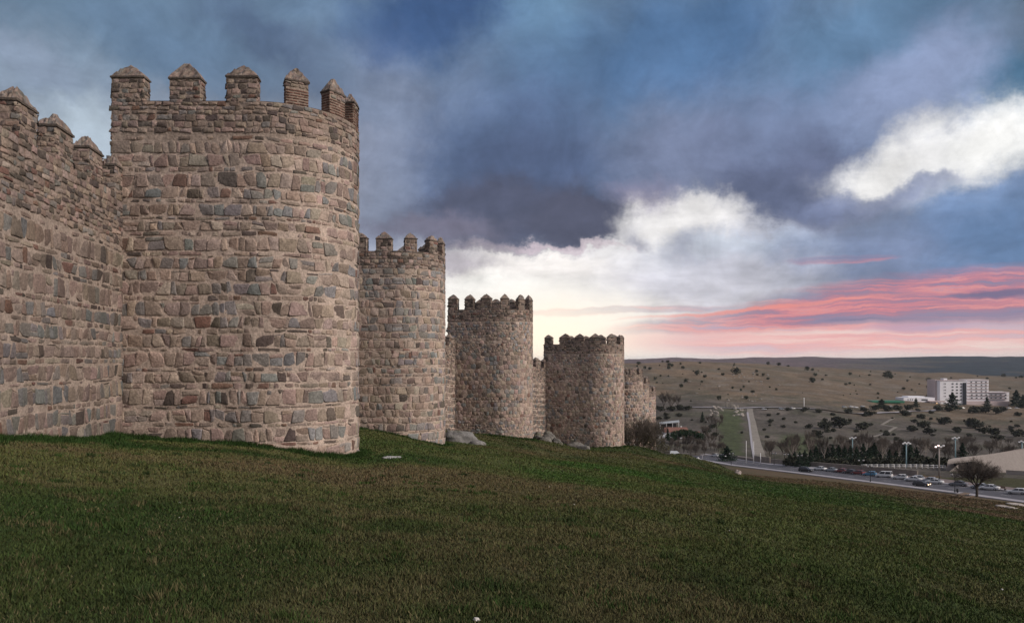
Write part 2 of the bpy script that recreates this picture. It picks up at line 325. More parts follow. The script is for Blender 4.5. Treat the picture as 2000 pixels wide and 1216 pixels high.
def _mk():
    keys = sorted(COLS); azs = np.array([math.atan((k-CX)/F) for k in keys]); lr = np.linspace(LR0, LR1, NR); r = np.exp(lr); T = []
    for k, a in zip(keys, azs):
        c = 1/math.cos(a) if abs(k) < 3500 else 1.0
        T.append(np.interp(r, [0]+[d*c for d, _ in COLS[k]], [-1.65]+[z for _, z in COLS[k]]))
    T = np.array(T); ag = np.linspace(-AZR, AZR, NA)
    G = np.array([np.interp(ag, azs, T[:, j]) for j in range(NR)]).T
    def blur(G, s, ax):
        k = np.exp(-.5*(np.arange(-3*s, 3*s+1)/s)**2); k /= k.sum(); p = [(0, 0), (0, 0)]; p[ax] = (3*s, 3*s)
        return np.apply_along_axis(lambda q: np.convolve(q, k, 'valid'), ax, np.pad(G, p, 'edge'))
    return blur(blur(G, 3, 0), 1, 1)
ZT = _mk()
# the road, a straight line falling away to the left
RX0, RY0, RDX, RDY = 105.0, 182.0, -.204, .979
RT = [(-400, -14), (-120, -25.5), (-60, -27.8), (-19, -30.1), (0, -31.3), (31, -33.5), (70, -36.3), (110, -39.3), (160, -41.8), (400, -46)]
def zroad(t): return np.interp(t, [a for a, _ in RT], [b for _, b in RT])
def rts(x, y): return (x-RX0)*RDX + (y-RY0)*RDY, (x-RX0)*RDY - (y-RY0)*RDX     # distance along, distance to the right
def zt(x, y, fine=True):
    x = np.asarray(x, float); y = np.asarray(y, float); r = np.maximum(np.hypot(x, y), 1.0); a = np.clip(np.arctan2(x, y), -AZR+1e-6, AZR-1e-6)
    fa = (a+AZR)/(2*AZR)*(NA-1); fr = np.clip((np.log(r)-LR0)/(LR1-LR0)*(NR-1), 0, NR-1.001)
    i = np.clip(fa.astype(int), 0, NA-2); j = fr.astype(int); u = fa-i; v = fr-j
    z = (ZT[i, j]*(1-u)+ZT[i+1, j]*u)*(1-v) + (ZT[i, j+1]*(1-u)+ZT[i+1, j+1]*u)*v
    if fine:
        z = z + (fbm(x/4.5, y/4.5, 3)-.5)*.36*sst(r, 5, 18)*(1-sst(r, 150, 220)) + (fbm(x/.9, y/.9, 9, 3)-.5)*.07*(1-sst(r, 80, 140))
        z = z + (fbm(x/70, y/70, 5)-.5)*5*sst(r, 330, 520) + (fbm(x/260, y/260, 8)-.5)*16*sst(r, 1500, 2600)
    def gb(cx, cy, rx, ry, h): return h*np.exp(-((x-cx)/rx)**2-((y-cy)/ry)**2)
    z = z + gb(17.5, 101, 4.5, 8, .75) + gb(24.5, 114, 3.5, 5, .8) + gb(31.5, 122, 4, 6, .7) - gb(3, 62, 6, 9, .45) + gb(9, 72, 5, 8, .3) + gb(-2, 38, 8, 7, .22)
    t, s = rts(x, y)
    wgt = sst(s, -9, -1)*(1-sst(s, 48, 70))*sst(t, -150, -90)*(1-sst(t, 150, 190))
    return z*(1-wgt) + (zroad(t)-.12)*wgt
def GH(px, py, d0=3.0, d1=6000):
    D = np.exp(np.linspace(math.log(d0), math.log(d1), 3000)); x = (px-CX)/F*D; zr = (HY-py)/F*D; g = zt(x, D)
    k = np.nonzero(zr <= g)[0]; k = k[0] if len(k) else len(D)-1
    return float(x[k]), float(D[k]), float(g[k])
def gz(x, y): return float(zt(x, y))
def mix3(a, b, w): w = np.asarray(w)[..., None]; return a*(1-w) + np.asarray(b, float)*w
def lawncol(x, y):
    r = np.hypot(x, y); px = CX+F*x/np.maximum(y, .5)
    dg = np.array((.042, .060, .020)); br = np.array((.108, .096, .048)); bg_ = np.array((.056, .084, .027)); ol = np.array((.074, .084, .031))
    f1 = fbm(x/5+3, y/9, 31, 5); f2 = fbm(x/1.3, y/1.6, 41, 4); f3 = fbm(x/14, y/22, 57, 4)
    c = mix3(np.broadcast_to(ol, x.shape+(3,)), dg, sst(f1, .40, .58))
    brown = sst(px, 2000, 500)*.55 if False else np.clip((1250-px)/1500, 0, .48)+.08
    c = mix3(c, br, sst(f2*.5+f3*.5+brown*.33*sst(r, 6, 20), .52, .74)*.75)
    c = mix3(c, bg_, sst(fbm(x/9-7, y/16, 77, 4)+np.clip((px-900)/6000, 0, .1), .52, .66)*.75)
    c = mix3(c, (.115, .128, .045), sst(r, 9, 20)*(1-sst(r, 45, 80))*.55*(.4+.6*fbm(x/6, y/8, 99)))
    def bl(cx, cy, rx, ry, colr, op):
        nonlocal c
        d = np.hypot((x-cx)/rx, (y-cy)/ry)+(fbm(x/4, y/4, 91)-.5)*1.0
        c = mix3(c, colr, (1-sst(d, .35, 1.15))*op)
    for px_, py_, rx, ry, cc, op in LB:
        gx, gy = px_; bl(gx, gy, rx, ry, cc, op)
    nz_ = (fbm(x/16, y/11, 95)-.5); e_r = np.interp(px, [1380, 1500, 1700, 1900, 2100], [125, 105, 80, 66, 60])
    c = mix3(c, (.135, .098, .062), sst(r+nz_*50, e_r*.88, e_r*1.18)*sst(px, 1370, 1450)*(.55+.45*sst(fbm(x/7, y/5, 96), .35, .55)))
    c = mix3(c, (.095, .088, .066), (1-sst(px, 1400, 1440))*sst(r, 138, 165))
    # lusher strip at the foot of the masonry
    return c
LB = []
for px_, py_, rx, ry, cc, op in [
    (760, 925, 9, 5, (.125, .098, .055), .75), (420, 905, 5, 2.5, (.115, .09, .05), .6), (1010, 882, 6, 7, (.13, .105, .055), .75), (1180, 886, 9, 5, (.12, .10, .05), .6),
    (1190, 915, 5, 7, (.045, .105, .022), .8), (1100, 930, 3.5, 6, (.045, .098, .022), .7), (1480, 950, 9, 14, (.045, .09, .024), .7), (1700, 985, 14, 10, (.035, .075, .018), .7),
    (1320, 905, 7, 6, (.12, .085, .05), .6), (900, 862, 5, 5, (.05, .085, .024), .8), (780, 866, 5, 5, (.05, .085, .024), .7), (770, 890, 4, 3, (.03, .065, .016), .8),
    (180, 862, 5, 2, (.026, .055, .014), .9), (400, 880, 6, 1.6, (.026, .055, .014), .9), (250, 1010, 2, 1.6, (.03, .06, .016), .5)]:
    LB.append((GH(px_, py_)[:2], 0, rx, ry, cc, op))
def vcol(x, y):
    r = np.hypot(x, y); px = CX+F*x/np.maximum(y, .5)
    hill = np.array((.150, .116, .082)); c = np.broadcast_to(hill, x.shape+(3,))
    c = mix3(c, (.20, .148, .10), sst(fbm(x/120, y/60, 61), .45, .65)*.7*(px < 1560))
    c = mix3(c, (.105, .098, .072), sst(fbm(x/90+5, y/45, 63), .50, .66)*.6)
    c = mix3(c, (.18, .16, .135), sst(fbm(x/22, y/14, 65, 3), .60, .72)*.6*sst(r, 600, 760))
    scrub = np.array((.098, .088, .076))
    c = mix3(c, scrub, (1-sst(r+(fbm(x/40, y/40, 67)-.5)*90, 660, 780)))
    c = mix3(c, (.080, .078, .056), sst(fbm(x/26, y/20, 69), .52, .62)*.75*(1-sst(r, 780, 900)))
    c = c*(1+.5*(fbm(x/7, y/16, 73, 4)-.5)[..., None]*(1-.5*sst(r, 700, 1200))[..., None])
    c = mix3(c, (.16, .14, .125), sst(fbm(x/15, y/30, 74, 4), .56, .66)*.5*(1-sst(r, 700, 860)))
    m = (px > 1392) & (px < 1462); c = mix3(c, (.070, .085, .042), m*(1-sst(np.abs(px-1428)+(fbm(x/12, y/12, 71)-.5)*34, 16, 30))*(1-sst(r, 590, 690))*.95)
    c = mix3(c, (.060, .078, .035), (1-sst(np.hypot((px-1560)/45, (y-430)/60), .6, 1.2))*.8)
    return c
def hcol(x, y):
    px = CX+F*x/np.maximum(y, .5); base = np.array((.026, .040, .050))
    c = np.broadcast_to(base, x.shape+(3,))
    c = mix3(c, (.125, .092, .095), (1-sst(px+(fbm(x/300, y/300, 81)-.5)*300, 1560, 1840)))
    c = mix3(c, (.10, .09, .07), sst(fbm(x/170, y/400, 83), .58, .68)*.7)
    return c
az_f = np.radians(np.concatenate([np.arange(-180, -66, 3), np.arange(-66, -44, .8), np.arange(-44, 44.01, .15), np.arange(44.8, 66, .8), np.arange(66, 180.1, 3)]))
rr = np.exp(np.linspace(math.log(.8), math.log(12000), 520))
AZ, RR = np.meshgrid(az_f, rr, indexing='ij'); GX = RR*np.sin(AZ); GY = RR*np.cos(AZ); GZ = zt(GX, GY)
na, nr = AZ.shape; ii, jj = np.meshgrid(np.arange(na-1), np.arange(nr-1), indexing='ij')
quad = np.stack([ii*nr+jj, (ii+1)*nr+jj, (ii+1)*nr+jj+1, ii*nr+jj+1], -1).reshape(-1, 4)
fr_ = RR[:-1, :-1].reshape(-1); fx = GX[:-1, :-1].reshape(-1); fy = GY[:-1, :-1].reshape(-1)
ft, fs = rts(fx, fy)
near = (fr_ < 330) & ((fs < 30) | (fr_ < 120))
far = (fr_ > 2000) & ~near
def sub(name, m, cf, mt):
    q = quad[m]; u, inv = np.unique(q, return_inverse=True); x = GX.reshape(-1)[u]; y = GY.reshape(-1)[u]
    b = MB(); b.add(np.c_[x, y, GZ.reshape(-1)[u]], inv.reshape(q.shape), cf(x, y), 0, True)
    o = b.build(name, mt); o['kind'] = 'structure'; return o
sub('grass_ground', near, lambda x, y: lawncol(x, y)*.82, M['ground'])
sub('valley_hillside', ~near & ~far, vcol, M['valley'])
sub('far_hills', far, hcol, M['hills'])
cap = MB(); th = np.linspace(0, 2*math.pi, 40)[:-1]; pc = np.c_[.85*np.sin(th), .85*np.cos(th), np.full(39, -1.66)]
cap.add(np.vstack([pc, [(0, 0, -1.66)]]), np.array([(i, (i+1) % 39, 39) for i in range(39)]), (.05, .055, .02)); co = cap.build('ground', M['ground']); co['kind'] = 'structure'

# ---------------------------------------------------------------- masonry
PAL = {'tan': (.330, .256, .216), 'brown': (.265, .204, .172), 'grey': (.222, .204, .192), 'blue': (.205, .202, .200), 'dark': (.115, .094, .082), 'red': (.19, .115, .092), 'pale': (.33, .275, .23)}
PALN = list(PAL); PALA = np.array([PAL[k] for k in PALN])
MORT = np.array((.44, .355, .300)); MORTD = np.array((.27, .215, .178))
def stones(mb, Q, C, h, mapf, lod=0, wob=.035):
    Q = np.asarray(Q, float); S = len(Q)
    if S == 0: return
    h = np.asarray(h, float).reshape(S, 1)*.40
    K4 = Q.shape[1]; bc = rg.random((S, K4, 1)) < (.13 if K4 == 4 else 0); r1 = np.where(bc, rg.uniform(.2, .42, (S, K4, 1)), rg.uniform(.02, .10, (S, K4, 1))); r2 = np.where(bc, rg.uniform(.15, .40, (S, K4, 1)), rg.uniform(.02, .10, (S, K4, 1))); prv = np.roll(Q, 1, 1); nx = np.roll(Q, -1, 1)
    P8 = np.stack([Q+(prv-Q)*r1, Q+(nx-Q)*r2], 2).reshape(S, 8, 2) if K4 == 4 else Q
    if lod == 0 and K4 == 4:
        prv = np.roll(P8, 1, 1); nx = np.roll(P8, -1, 1)
        P8 = np.stack([P8+(prv-P8)*.11, P8+(nx-P8)*.11], 2).reshape(S, 16, 2)
    n = P8.shape[1]; c = P8.mean(1, keepdims=True); P8 = c+(P8-c)*(1+rg.uniform(-wob, wob, (S, n, 1)))
    tilt = rg.uniform(-.12, .12, (S, 1, 2))
    def ring(k, dh, j): 
        q = c+(P8-c)*k; d = dh + ((q-c)*tilt).sum(-1)*(1 if j else 0) + rg.uniform(-j, j, (S, n)); return q, d
    rings = [ring(1.0, np.full((S, 1), -.03), 0), ring(.985, h*.75, .003), ring(.90, h, .007)]
    if lod > 1: rings = [rings[0], ring(.90, h, .006)]
    q = np.concatenate([a for a, _ in rings]+[c], 1); d = np.concatenate([np.broadcast_to(b, (S, n)) for _, b in rings]+[h+.004], 1)
    k = q.shape[1]; V = mapf(q[..., 0].ravel(), q[..., 1].ravel(), d.ravel())
    i = np.arange(n); j = (i+1) % n; base = (np.arange(S)*k)[:, None, None]; nrg = len(rings)
    qd = np.concatenate([np.stack([i+a*n, j+a*n, j+(a+1)*n, i+(a+1)*n], 1) for a in range(nrg-1)])
    tr = np.stack([i+(nrg-1)*n, j+(nrg-1)*n, np.full(n, nrg*n)], 1)
    C = np.asarray(C, float)[:, None, :]*np.ones((1, k, 1)); C = C*(1+rg.uniform(-.10, .10, (S, k, 1))); C[:, :n] *= 1.0
    mb.add(V, [(qd[None]+base).reshape(-1, 4), (tr[None]+base).reshape(-1, 3)], C.reshape(-1, 3), 0, True)
def colour(n, wts, u=None, v=None, seed=0, gr=1.0):
    p = np.array([wts.get(k, 0) for k in PALN], float)
    if u is not None:
        b = sst(fbm(np.asarray(u)/2.2, np.asarray(v)/1.1, seed, 3), .46, .62)
        pp = p[None]*np.ones((n, 1)); pp[:, PALN.index('grey')] *= (.35+b*2.6)*gr; pp[:, PALN.index('blue')] *= (.2+b*3.0)*gr
    else: pp = np.tile(p, (n, 1))
    pp /= pp.sum(1, keepdims=True); k = (pp.cumsum(1) > rg.random((n, 1))).argmax(1)
    return PALA[k]*rg.uniform(.78, 1.20, (n, 1))*(1+rg.uniform(-.05, .05, (n, 3)))
W_BIG = {'tan': 4, 'brown': 3, 'grey': 1.7, 'blue': 1.3, 'dark': .5, 'red': .15, 'pale': 1.0}
W_THIN = {'tan': 3, 'brown': 4, 'grey': .8, 'dark': 1.3, 'red': .6, 'pale': .5}
W_RUB = {'tan': 2.6, 'brown': 4, 'grey': .9, 'dark': 3.2, 'red': .5}
def courses(mb, u0, u1, v0, v1, mapf, lod, seed, hb=.66, wb=.64, thin=.75, tone=1.0, tall=1.0):
    """coursed masonry: tall rows of big irregular stones with thin levelling rows between"""
    Q = []; H = []; K = []; UV = []
    rr_ = random.Random(seed); v = v0; g = .007
    while v < v1:
        big = hb*rr_.uniform(.8, 1.2)
        def wav(vv): return lambda u: vv+.07*(vn(u/1.7, vv*3.1, seed)-.5)*2*.6+.03*(vn(u/.5, vv*2.3, seed+5)-.5)
        b0 = wav(v); b1 = wav(v+big); u = u0+rr_.uniform(-.4, 0); tl = rr_.uniform(-.04, .04); bl = tl
        while u < u1:
            w_ = wb*rr_.choice((.5, .7, .85, 1, 1.15, 1.4, 1.7))*rr_.uniform(.9, 1.1); e = u+w_
            nb = rr_.uniform(-.11, .11)*min(1, w_/.5); ntt = rr_.uniform(-.11, .11)*min(1, w_/.5)
            lo0, lo1 = float(b0(u)), float(b0(e)); hi0, hi1 = float(b1(u)), float(b1(e))
            q = [(u+bl+g, lo0+g+rr_.uniform(-.02, .05)), (e+nb-g, lo1+g+rr_.uniform(-.02, .05)), (e+ntt-g, hi1-g-rr_.uniform(-.02, .10)), (u+tl+g, hi0-g-rr_.uniform(-.02, .10))]
            m_ = rr_.random()
            if m_ < .16 and w_ > .4:
                f = rr_.uniform(.35, .7); a1 = tuple(q[0][i]*(1-f)+q[3][i]*f for i in (0, 1)); a2 = tuple(q[1][i]*(1-f)+q[2][i]*f for i in (0, 1))
                Q += [[q[0], q[1], (a2[0], a2[1]-g), (a1[0], a1[1]-g)], [(a1[0], a1[1]+g), (a2[0], a2[1]+g), q[2], q[3]]]; H += [rr_.uniform(.025, .06)]*2; K += [0, 0]
            elif m_ < .27:
                s_ = rr_.choice((0, 1)); cut = min(.26, .24*w_+.04)
                if s_: q2 = [q[0], q[1], (q[2][0]-cut, q[2][1]), (q[3][0], q[3][1])]; ch = [(q[2][0]-cut*.75, q[2][1]-.17), (q[1][0]*.5+q[2][0]*.5, q[2][1]-.15), (q[2][0], q[2][1]), (q[2][0]-cut*.85, q[2][1])]
                else: q2 = [q[0], q[1], q[2], (q[3][0]+cut, q[3][1])]; ch = [(q[3][0]*.5+q[0][0]*.5, q[3][1]-.15), (q[3][0]+cut*.75, q[3][1]-.17), (q[3][0]+cut*.85, q[3][1]), (q[3][0], q[3][1])]
                Q.append(q2); H.append(rr_.uniform(.03, .075)); K.append(0)
                if cut > .12: Q.append(ch); H.append(.025); K.append(1)
            elif m_ < .40:
                d_ = rr_.uniform(.10, .2)*hb; q2 = [q[0], q[1], (q[2][0], q[2][1]-d_), (q[3][0], q[3][1]-d_)]; Q.append(q2); H.append(rr_.uniform(.03, .07)); K.append(0)
                Q.append([(q[3][0], q[3][1]-d_+.03), (q[2][0], q[2][1]-d_+.03), q[2], q[3]]); H.append(.03); K.append(1)
            else: Q.append(q); H.append(rr_.uniform(.03, .08)); K.append(0)
            u = e; bl, tl = nb, ntt
        v += big
        if rr_.random() < thin:
            th_ = rr_.uniform(.13, .23); b0 = wav(v); b1 = wav(v+th_); u = u0
            while u < u1:
                w_ = rr_.choice((.18, .25, .35, .5, .7))*rr_.uniform(.8, 1.2); e = u+w_
                if rr_.random() < .86:
                    Q.append([(u+.015, float(b0(u))+.014+rr_.uniform(0, .03)), (e-.015, float(b0(e))+.014+rr_.uniform(0, .03)), (e-.02, float(b1(e))-.014-rr_.uniform(0, .04)), (u+.02, float(b1(u))-.014-rr_.uniform(0, .04))]); H.append(rr_.uniform(.015, .05)); K.append(1)
                u = e
            v += th_
    Q = np.array(Q); K = np.array(K); c = Q.mean(1); keep = (c[:, 0] > u0-.1) & (c[:, 0] < u1+.1) & (c[:, 1] < v1)
    Q = Q[keep]; K = K[keep]; H = np.array(H)[keep]; c = c[keep]
    C = np.where(K[:, None] == 0, colour(len(Q), W_BIG, c[:, 0], c[:, 1], seed), colour(len(Q), W_THIN))*tone*(.80+.42*fbm(c[:, 0]/1.1, c[:, 1]/5, seed+1))[:, None]
    stones(mb, Q, C, H, mapf, lod)
def net(mb, u0, u1, v0, v1, mapf, lod, seed, hb=.42, wb=.46, tone=1.0, g=.009, jit=.26):
    """random rubble brought roughly to course: every stone a clipped irregular polygon"""
    r_ = random.Random(seed); rows = []; v = v0-hb; H_ = []
    while v < v1+hb:
        h = hb*r_.choice((.4, .5, .8, 1, 1.15, 1.35)); u = u0-wb*r_.uniform(1, 2); row = []; kk = .6 if h < .6*hb else 1
        while u < u1+wb*2:
            w_ = wb*kk*r_.uniform(.55, 1.5); row.append((u+w_/2, v+h/2+.05*math.sin(u*1.1+v)+h*r_.uniform(-jit, jit)*.6)); u += w_
        rows.append(row); v += h
    P_ = []; NP_ = 16
    for ri, row in enumerate(rows):
        near_ = [p for k in (-2, -1, 0, 1, 2) if 0 <= ri+k < len(rows) for p in rows[ri+k]]; near_a = np.array(near_)
        for p in row:
            if not (u0-.05 < p[0] < u1+.05 and v0-.1 < p[1] < v1-.12): continue
            d = near_a-p; dd = (d*d).sum(1); idx = np.argsort(dd)[1:15]; poly = [(-1, -1), (1, -1), (1, 1), (-1, 1)]
            for i in idx:
                nx_, ny_ = d[i]; L_ = math.sqrt(dd[i]); c_ = L_/2-g; nx_ /= L_; ny_ /= L_; out = []
                for a_, b_ in zip(poly, poly[1:]+poly[:1]):
                    sa = a_[0]*nx_+a_[1]*ny_-c_; sb = b_[0]*nx_+b_[1]*ny_-c_
                    if sa <= 0: out.append(a_)
                    if sa*sb < 0: t_ = sa/(sa-sb); out.append((a_[0]+(b_[0]-a_[0])*t_, a_[1]+(b_[1]-a_[1])*t_))
                poly = out
                if len(poly) < 3: break
            if len(poly) < 3: continue
            q = np.array(poly+poly[:1]); sl = np.r_[0, np.cumsum(np.hypot(*(q[1:]-q[:-1]).T))]
            if sl[-1] < .3 or r_.random() < .02: continue
            t_ = (np.arange(NP_)+.5*r_.random())/NP_*sl[-1]; P_.append(np.c_[np.interp(t_, sl, q[:, 0])+p[0], np.interp(t_, sl, q[:, 1])+p[1]])
    Q = np.array(P_); c = Q.mean(1); ok = c[:, 1] < v1; Q, c = Q[ok], c[ok]
    C = colour(len(Q), W_BIG, c[:, 0], c[:, 1], seed, .42)*tone*(.80+.42*fbm(c[:, 0]/1.1, c[:, 1]/5, seed+1))[:, None]
    stones(mb, Q, C, rg.uniform(.02, .09, len(Q)), mapf, lod)
def rubble(mb, u0, u1, v0, v1, mapf, lod, hb=.20, wb=.30, tone=.95, wts=W_RUB, hh=(.03, .09)):
    Q = []; v = v0; odd = 0
    while v < v1-.05:
        hr = min(hb*rnd.uniform(.75, 1.3), v1-v); u = u0+rnd.uniform(-.1, .05)
        while u < u1-.04:
            e = min(u+wb*rnd.uniform(.55, 1.6), u1+.03); k = .012; j = hb*.22
            Q.append([(u+k+rnd.uniform(-.03, .03), v+k+rnd.uniform(-j, j)), (e-k+rnd.uniform(-.03, .03), v+k+rnd.uniform(-j, j)), (e-k+rnd.uniform(-.04, .02), v+hr-k+rnd.uniform(-j, j*.6)), (u+k+rnd.uniform(-.02, .04), v+hr-k+rnd.uniform(-j, j*.6))]); u = e
        v += hr
    Q = np.array(Q)
    if len(Q): 
        Q[..., 1] = np.clip(Q[..., 1], v0-.05, v1-.005); stones(mb, Q, colour(len(Q), wts)*tone, rg.uniform(*hh, len(Q)), mapf, lod, .10)
def bricks(mb, u0, u1, v0, v1, mapf, lod):
    Q = []; v = v0+.01; k = 0
    while v < v1-.05:
        u = u0 - (.13 if k % 2 else 0)+rnd.uniform(-.02, .02)
        while u < u1-.03:
            e = min(u+rnd.uniform(.22, .30), u1); a = max(u, u0)
            if e-a > .04: Q.append([(a+.008, v), (e-.008, v+rnd.uniform(-.004, .004)), (e-.008, v+.052), (a+.008, v+.052)])
            u = e
        v += .098; k += 1
    if Q: stones(mb, Q, np.array((.155, .085, .065))*rg.uniform(.6, 1.35, (len(Q), 1)), rg.uniform(.03, .06, len(Q)), mapf, max(lod, 1), .03)
def skin(mb, us, vs, mapf, c, d=0.0, amp=.010):
    U, V = np.meshgrid(us, vs, indexing='ij'); n, m = U.shape
    dd = d+(fbm(U/.35, V/.35, 15, 3)-.5)*2*amp; W = mapf(U.ravel(), V.ravel(), dd.ravel()); a, b = np.meshgrid(np.arange(n-1), np.arange(m-1), indexing='ij')
    cc = np.asarray(c, float)*np.ones((n*m, 1)) if np.ndim(c) == 1 else c(U.ravel(), V.ravel())
    cc = cc*(.88+.26*fbm(U.ravel()/.8, V.ravel()/.8, 25, 4)[:, None])
    mb.add(W, np.stack([a*m+b, (a+1)*m+b, (a+1)*m+b+1, a*m+b+1], -1).reshape(-1, 4), cc, 0, True)
def dense(a, b, st): return np.linspace(a, b, max(2, int(round((b-a)/st))+1))
def merlon(parent, wall, u0, u1, z0, z1, z2, th, lod, brick=False, peak=(0, 0)):
    mb = MB(); s = .12 if lod == 0 else .3
    maps = [(u0, u1, lambda u, v, d: wall(u, v, d)), (0, th, lambda q, v, d: wall(u0-d, v, -q)), (0, th, lambda q, v, d: wall(u1+d, v, -q)), (u0, u1, lambda u, v, d: wall(u, v, -th-d))]
    for a, b, mp in maps:
        skin(mb, dense(a, b, s), dense(z0-.05, z1, s), mp, MORTD*1.05, 0, .004)
        if brick:
            bricks(mb, a, b, z0, z1-(.22 if b-a > .7 else 0), mp, lod)
            if b-a > .7: rubble(mb, a, b, z1-.24, z1, mp, lod, .14, .22, .9)
        else: rubble(mb, a, b, z0-.05, z1-.01, mp, lod, .16 if lod == 0 else .2, .24 if lod == 0 else .32, .85, hh=(.02, .055))
    o = mb.build('merlon', M['stone'], parent)
    cb = MB(); e = .045; w_ = u1-u0+2*e; t_ = th+2*e
    def mp(a, b, z): return wall(u0-e+a*w_, z, e-b*t_)
    g = 13 if lod == 0 else 7
    a, b = np.meshgrid(np.linspace(0, 1, g), np.linspace(0, 1, g), indexing='ij'); A_ = a.ravel(); B_ = b.ravel()
    lip = .05; hh_ = z2-z1-lip; edge = np.minimum(np.minimum(A_, 1-A_)*w_, np.minimum(B_, 1-B_)*t_)/(t_/2)
    k2 = np.minimum(np.minimum(A_, 1-A_), np.minimum(B_, 1-B_))*2; inn = sst(edge, 0, .12)
    pk = 1
    hz = z1+lip+hh_*np.clip((k2*1.12)**.92, 0, 1) + rg.uniform(-.05, .05, len(A_))*(inn > .9)
    hz = np.where(edge < 1e-6, z1+lip+rg.uniform(-.012, .012, len(A_)), hz)
    i_, j_ = np.meshgrid(np.arange(g-1), np.arange(g-1), indexing='ij'); top = np.stack([i_*g+j_, (i_+1)*g+j_, (i_+1)*g+j_+1, i_*g+j_+1], -1).reshape(-1, 4)
    cc = colour(len(A_), {'tan': 2, 'brown': 3, 'grey': 2, 'dark': 1})*.8
    cb.add(mp(A_, B_, hz), top, cc)
    AA = np.array([0, 1, 1, 0.]); BB = np.array([0, 0, 1, 1.]); ns = 9
    pa = np.concatenate([np.linspace(0, 1, ns)[:-1], np.ones(ns-1), np.linspace(1, 0, ns)[:-1], np.zeros(ns-1)]); pb = np.concatenate([np.zeros(ns-1), np.linspace(0, 1, ns)[:-1], np.ones(ns-1), np.linspace(1, 0, ns)[:-1]])
    m_ = len(pa); jz = rg.uniform(-.008, .008, m_); V = np.vstack([mp(pa, pb, z1+lip+.01+jz), mp(pa, pb, z1-.005+jz)]); i2 = np.arange(m_); j2 = (i2+1) % m_
    V = np.vstack([V, mp(np.array([.5]), np.array([.5]), np.array([z1-.005]))])
    cb.add(V, [np.stack([i2, j2, j2+m_, i2+m_], 1), np.stack([i2+m_, j2+m_, np.full(m_, 2*m_)], 1)], (.10, .082, .07))
    cb.build('cap', M['stone'], o)
def tower(C, ang, L, Rr, zb, zc, ze, ztip, mer, lod, seed, label, tone=1.0, th=.48, mortar=1.0, rub=1.15):
    a = np.array((math.cos(R(ang)), math.sin(R(ang)))); n = np.array((math.sin(R(ang)), -math.cos(R(ang)))); C = np.array(C)
    U = L+math.pi*Rr+L
    root = empty('wall_tower', (C[0], C[1], zb), 0, label, 'tower', 'round towers along the town wall')
    def wall(u, v, d):
        u = np.asarray(u, float); v = np.broadcast_to(np.asarray(v, float), u.shape); d = np.broadcast_to(np.asarray(d, float), u.shape)
        ph = np.clip((u-L)/Rr, 0, math.pi); s1 = np.minimum(u-L, 0); s2 = np.maximum(u-L-math.pi*Rr, 0); r = Rr+d
        p = C + n[None]*(np.cos(ph)*r)[:, None] + a[None]*(np.sin(ph)*r)[:, None] + a[None]*(s1-s2)[:, None]
        return np.c_[p-C, v-zb]
    mb = MB(); st = .22 if lod == 0 else .5; us = dense(0, U, st)
    zr = zc-rub
    def mc(u, v): return mix3(np.tile(MORT*mortar, (len(u), 1)), MORTD, sst(v+(fbm(u/1.5, v/1.5, seed)-.5)*1.5, zr-.8, zr+.3)*.85)
    skin(mb, us, np.r_[dense(zb, zc-.3, st), zc-.14, zc], wall, mc)
    uf = dense(0, U, .3); vv = np.zeros(len(uf))
    def strip(z0, d0, z1, d1, c):
        V = np.vstack([wall(uf, vv+z0, d0), wall(uf, vv+z1, d1)]); i = np.arange(len(uf)-1); k = len(uf); mb.add(V, np.stack([i, i+1, i+1+k, i+k], 1), c)
    strip(zc, .012, zc+.015, -th*.5, MORT*.95); strip(zc+.015, -th*.5, zc, -th, MORT*.95); strip(zc, -th, zc-1.2, -th, MORTD)
    # rear wall, walk floor
    e0 = wall(np.array([0., 0, U, U]), np.array([zb, zc, zc, zb]), 0.0); mb.add(e0, np.array([(0, 1, 2, 3)]), MORTD)
    fl = wall(uf, vv+zc-1.2, -th+.01); mb.add(np.vstack([fl, fl.mean(0)]), np.array([(i, i+1, len(uf)) for i in range(len(uf)-1)]), (.2, .17, .14))
    if seed > 210: net(mb, 0, L+Rr*2.6, zb+1, zr, wall, lod, seed, tone=tone, hb=.40 if lod == 1 else .5, wb=.42 if lod == 1 else .6)
    else: courses(mb, 0, min(U, L+Rr*math.pi+2), zb, zr, wall, lod, seed, tone=tone, hb=.49 if lod == 0 else .46, wb=.37 if lod == 0 else .37, thin=.75 if lod == 0 else .35)
    rubble(mb, 0, L+Rr*math.pi+1.5, zr, zc, wall, lod)
    # rear end of the tower that stands above the curtain
    ends = lambda q, v, d: wall(0*q-d, v, -q)
    skin(mb, dense(0, th, .2), dense(zc-4, zc, .3), ends, MORTD); rubble(mb, 0, th, zc-4, zc, ends, lod)
    mb.build('wall', M['stone'], root)
    for (u, w_, br) in mer: merlon(root, wall, u-w_/2*rnd.uniform(.94, 1.05), u+w_/2*rnd.uniform(.94, 1.05), zc, ze+rnd.uniform(-.06, .05), ztip+rnd.uniform(-.09, .07), th, lod, br)
    return root
def side(L, Rr, front, w_=1.35, sp=2.1, b=False):
    U = 2*L+math.pi*Rr; out = list(front); u = front[-1][0]+sp
    while u < U-.6: out.append((u, min(w_, 1.3), b)); u += sp
    return out
T1 = [(.6, 1.18, 0), (2.68, 1.16, 0), (4.74, 1.1, 0), (6.74, .86, 1), (8.5, .84, 1), (10.1, .86, 1), (11.9, 1.0, 1), (13.7, 1.0, 1)]
tower((-9.62, 31.3), 0, 4.98, 3.3, -5.5, 9.48, 10.32, 10.88, side(4.98, 3.3, T1), 0, 101, 'largest and nearest round stone tower, filling the left of the photo')
T2 = [(.9, 1.0, 0), (2.95, 1.05, 0), (4.65, 1.1, 0), (6.5, .84, 0), (8.35, .84, 0), (9.9, .8, 0)]
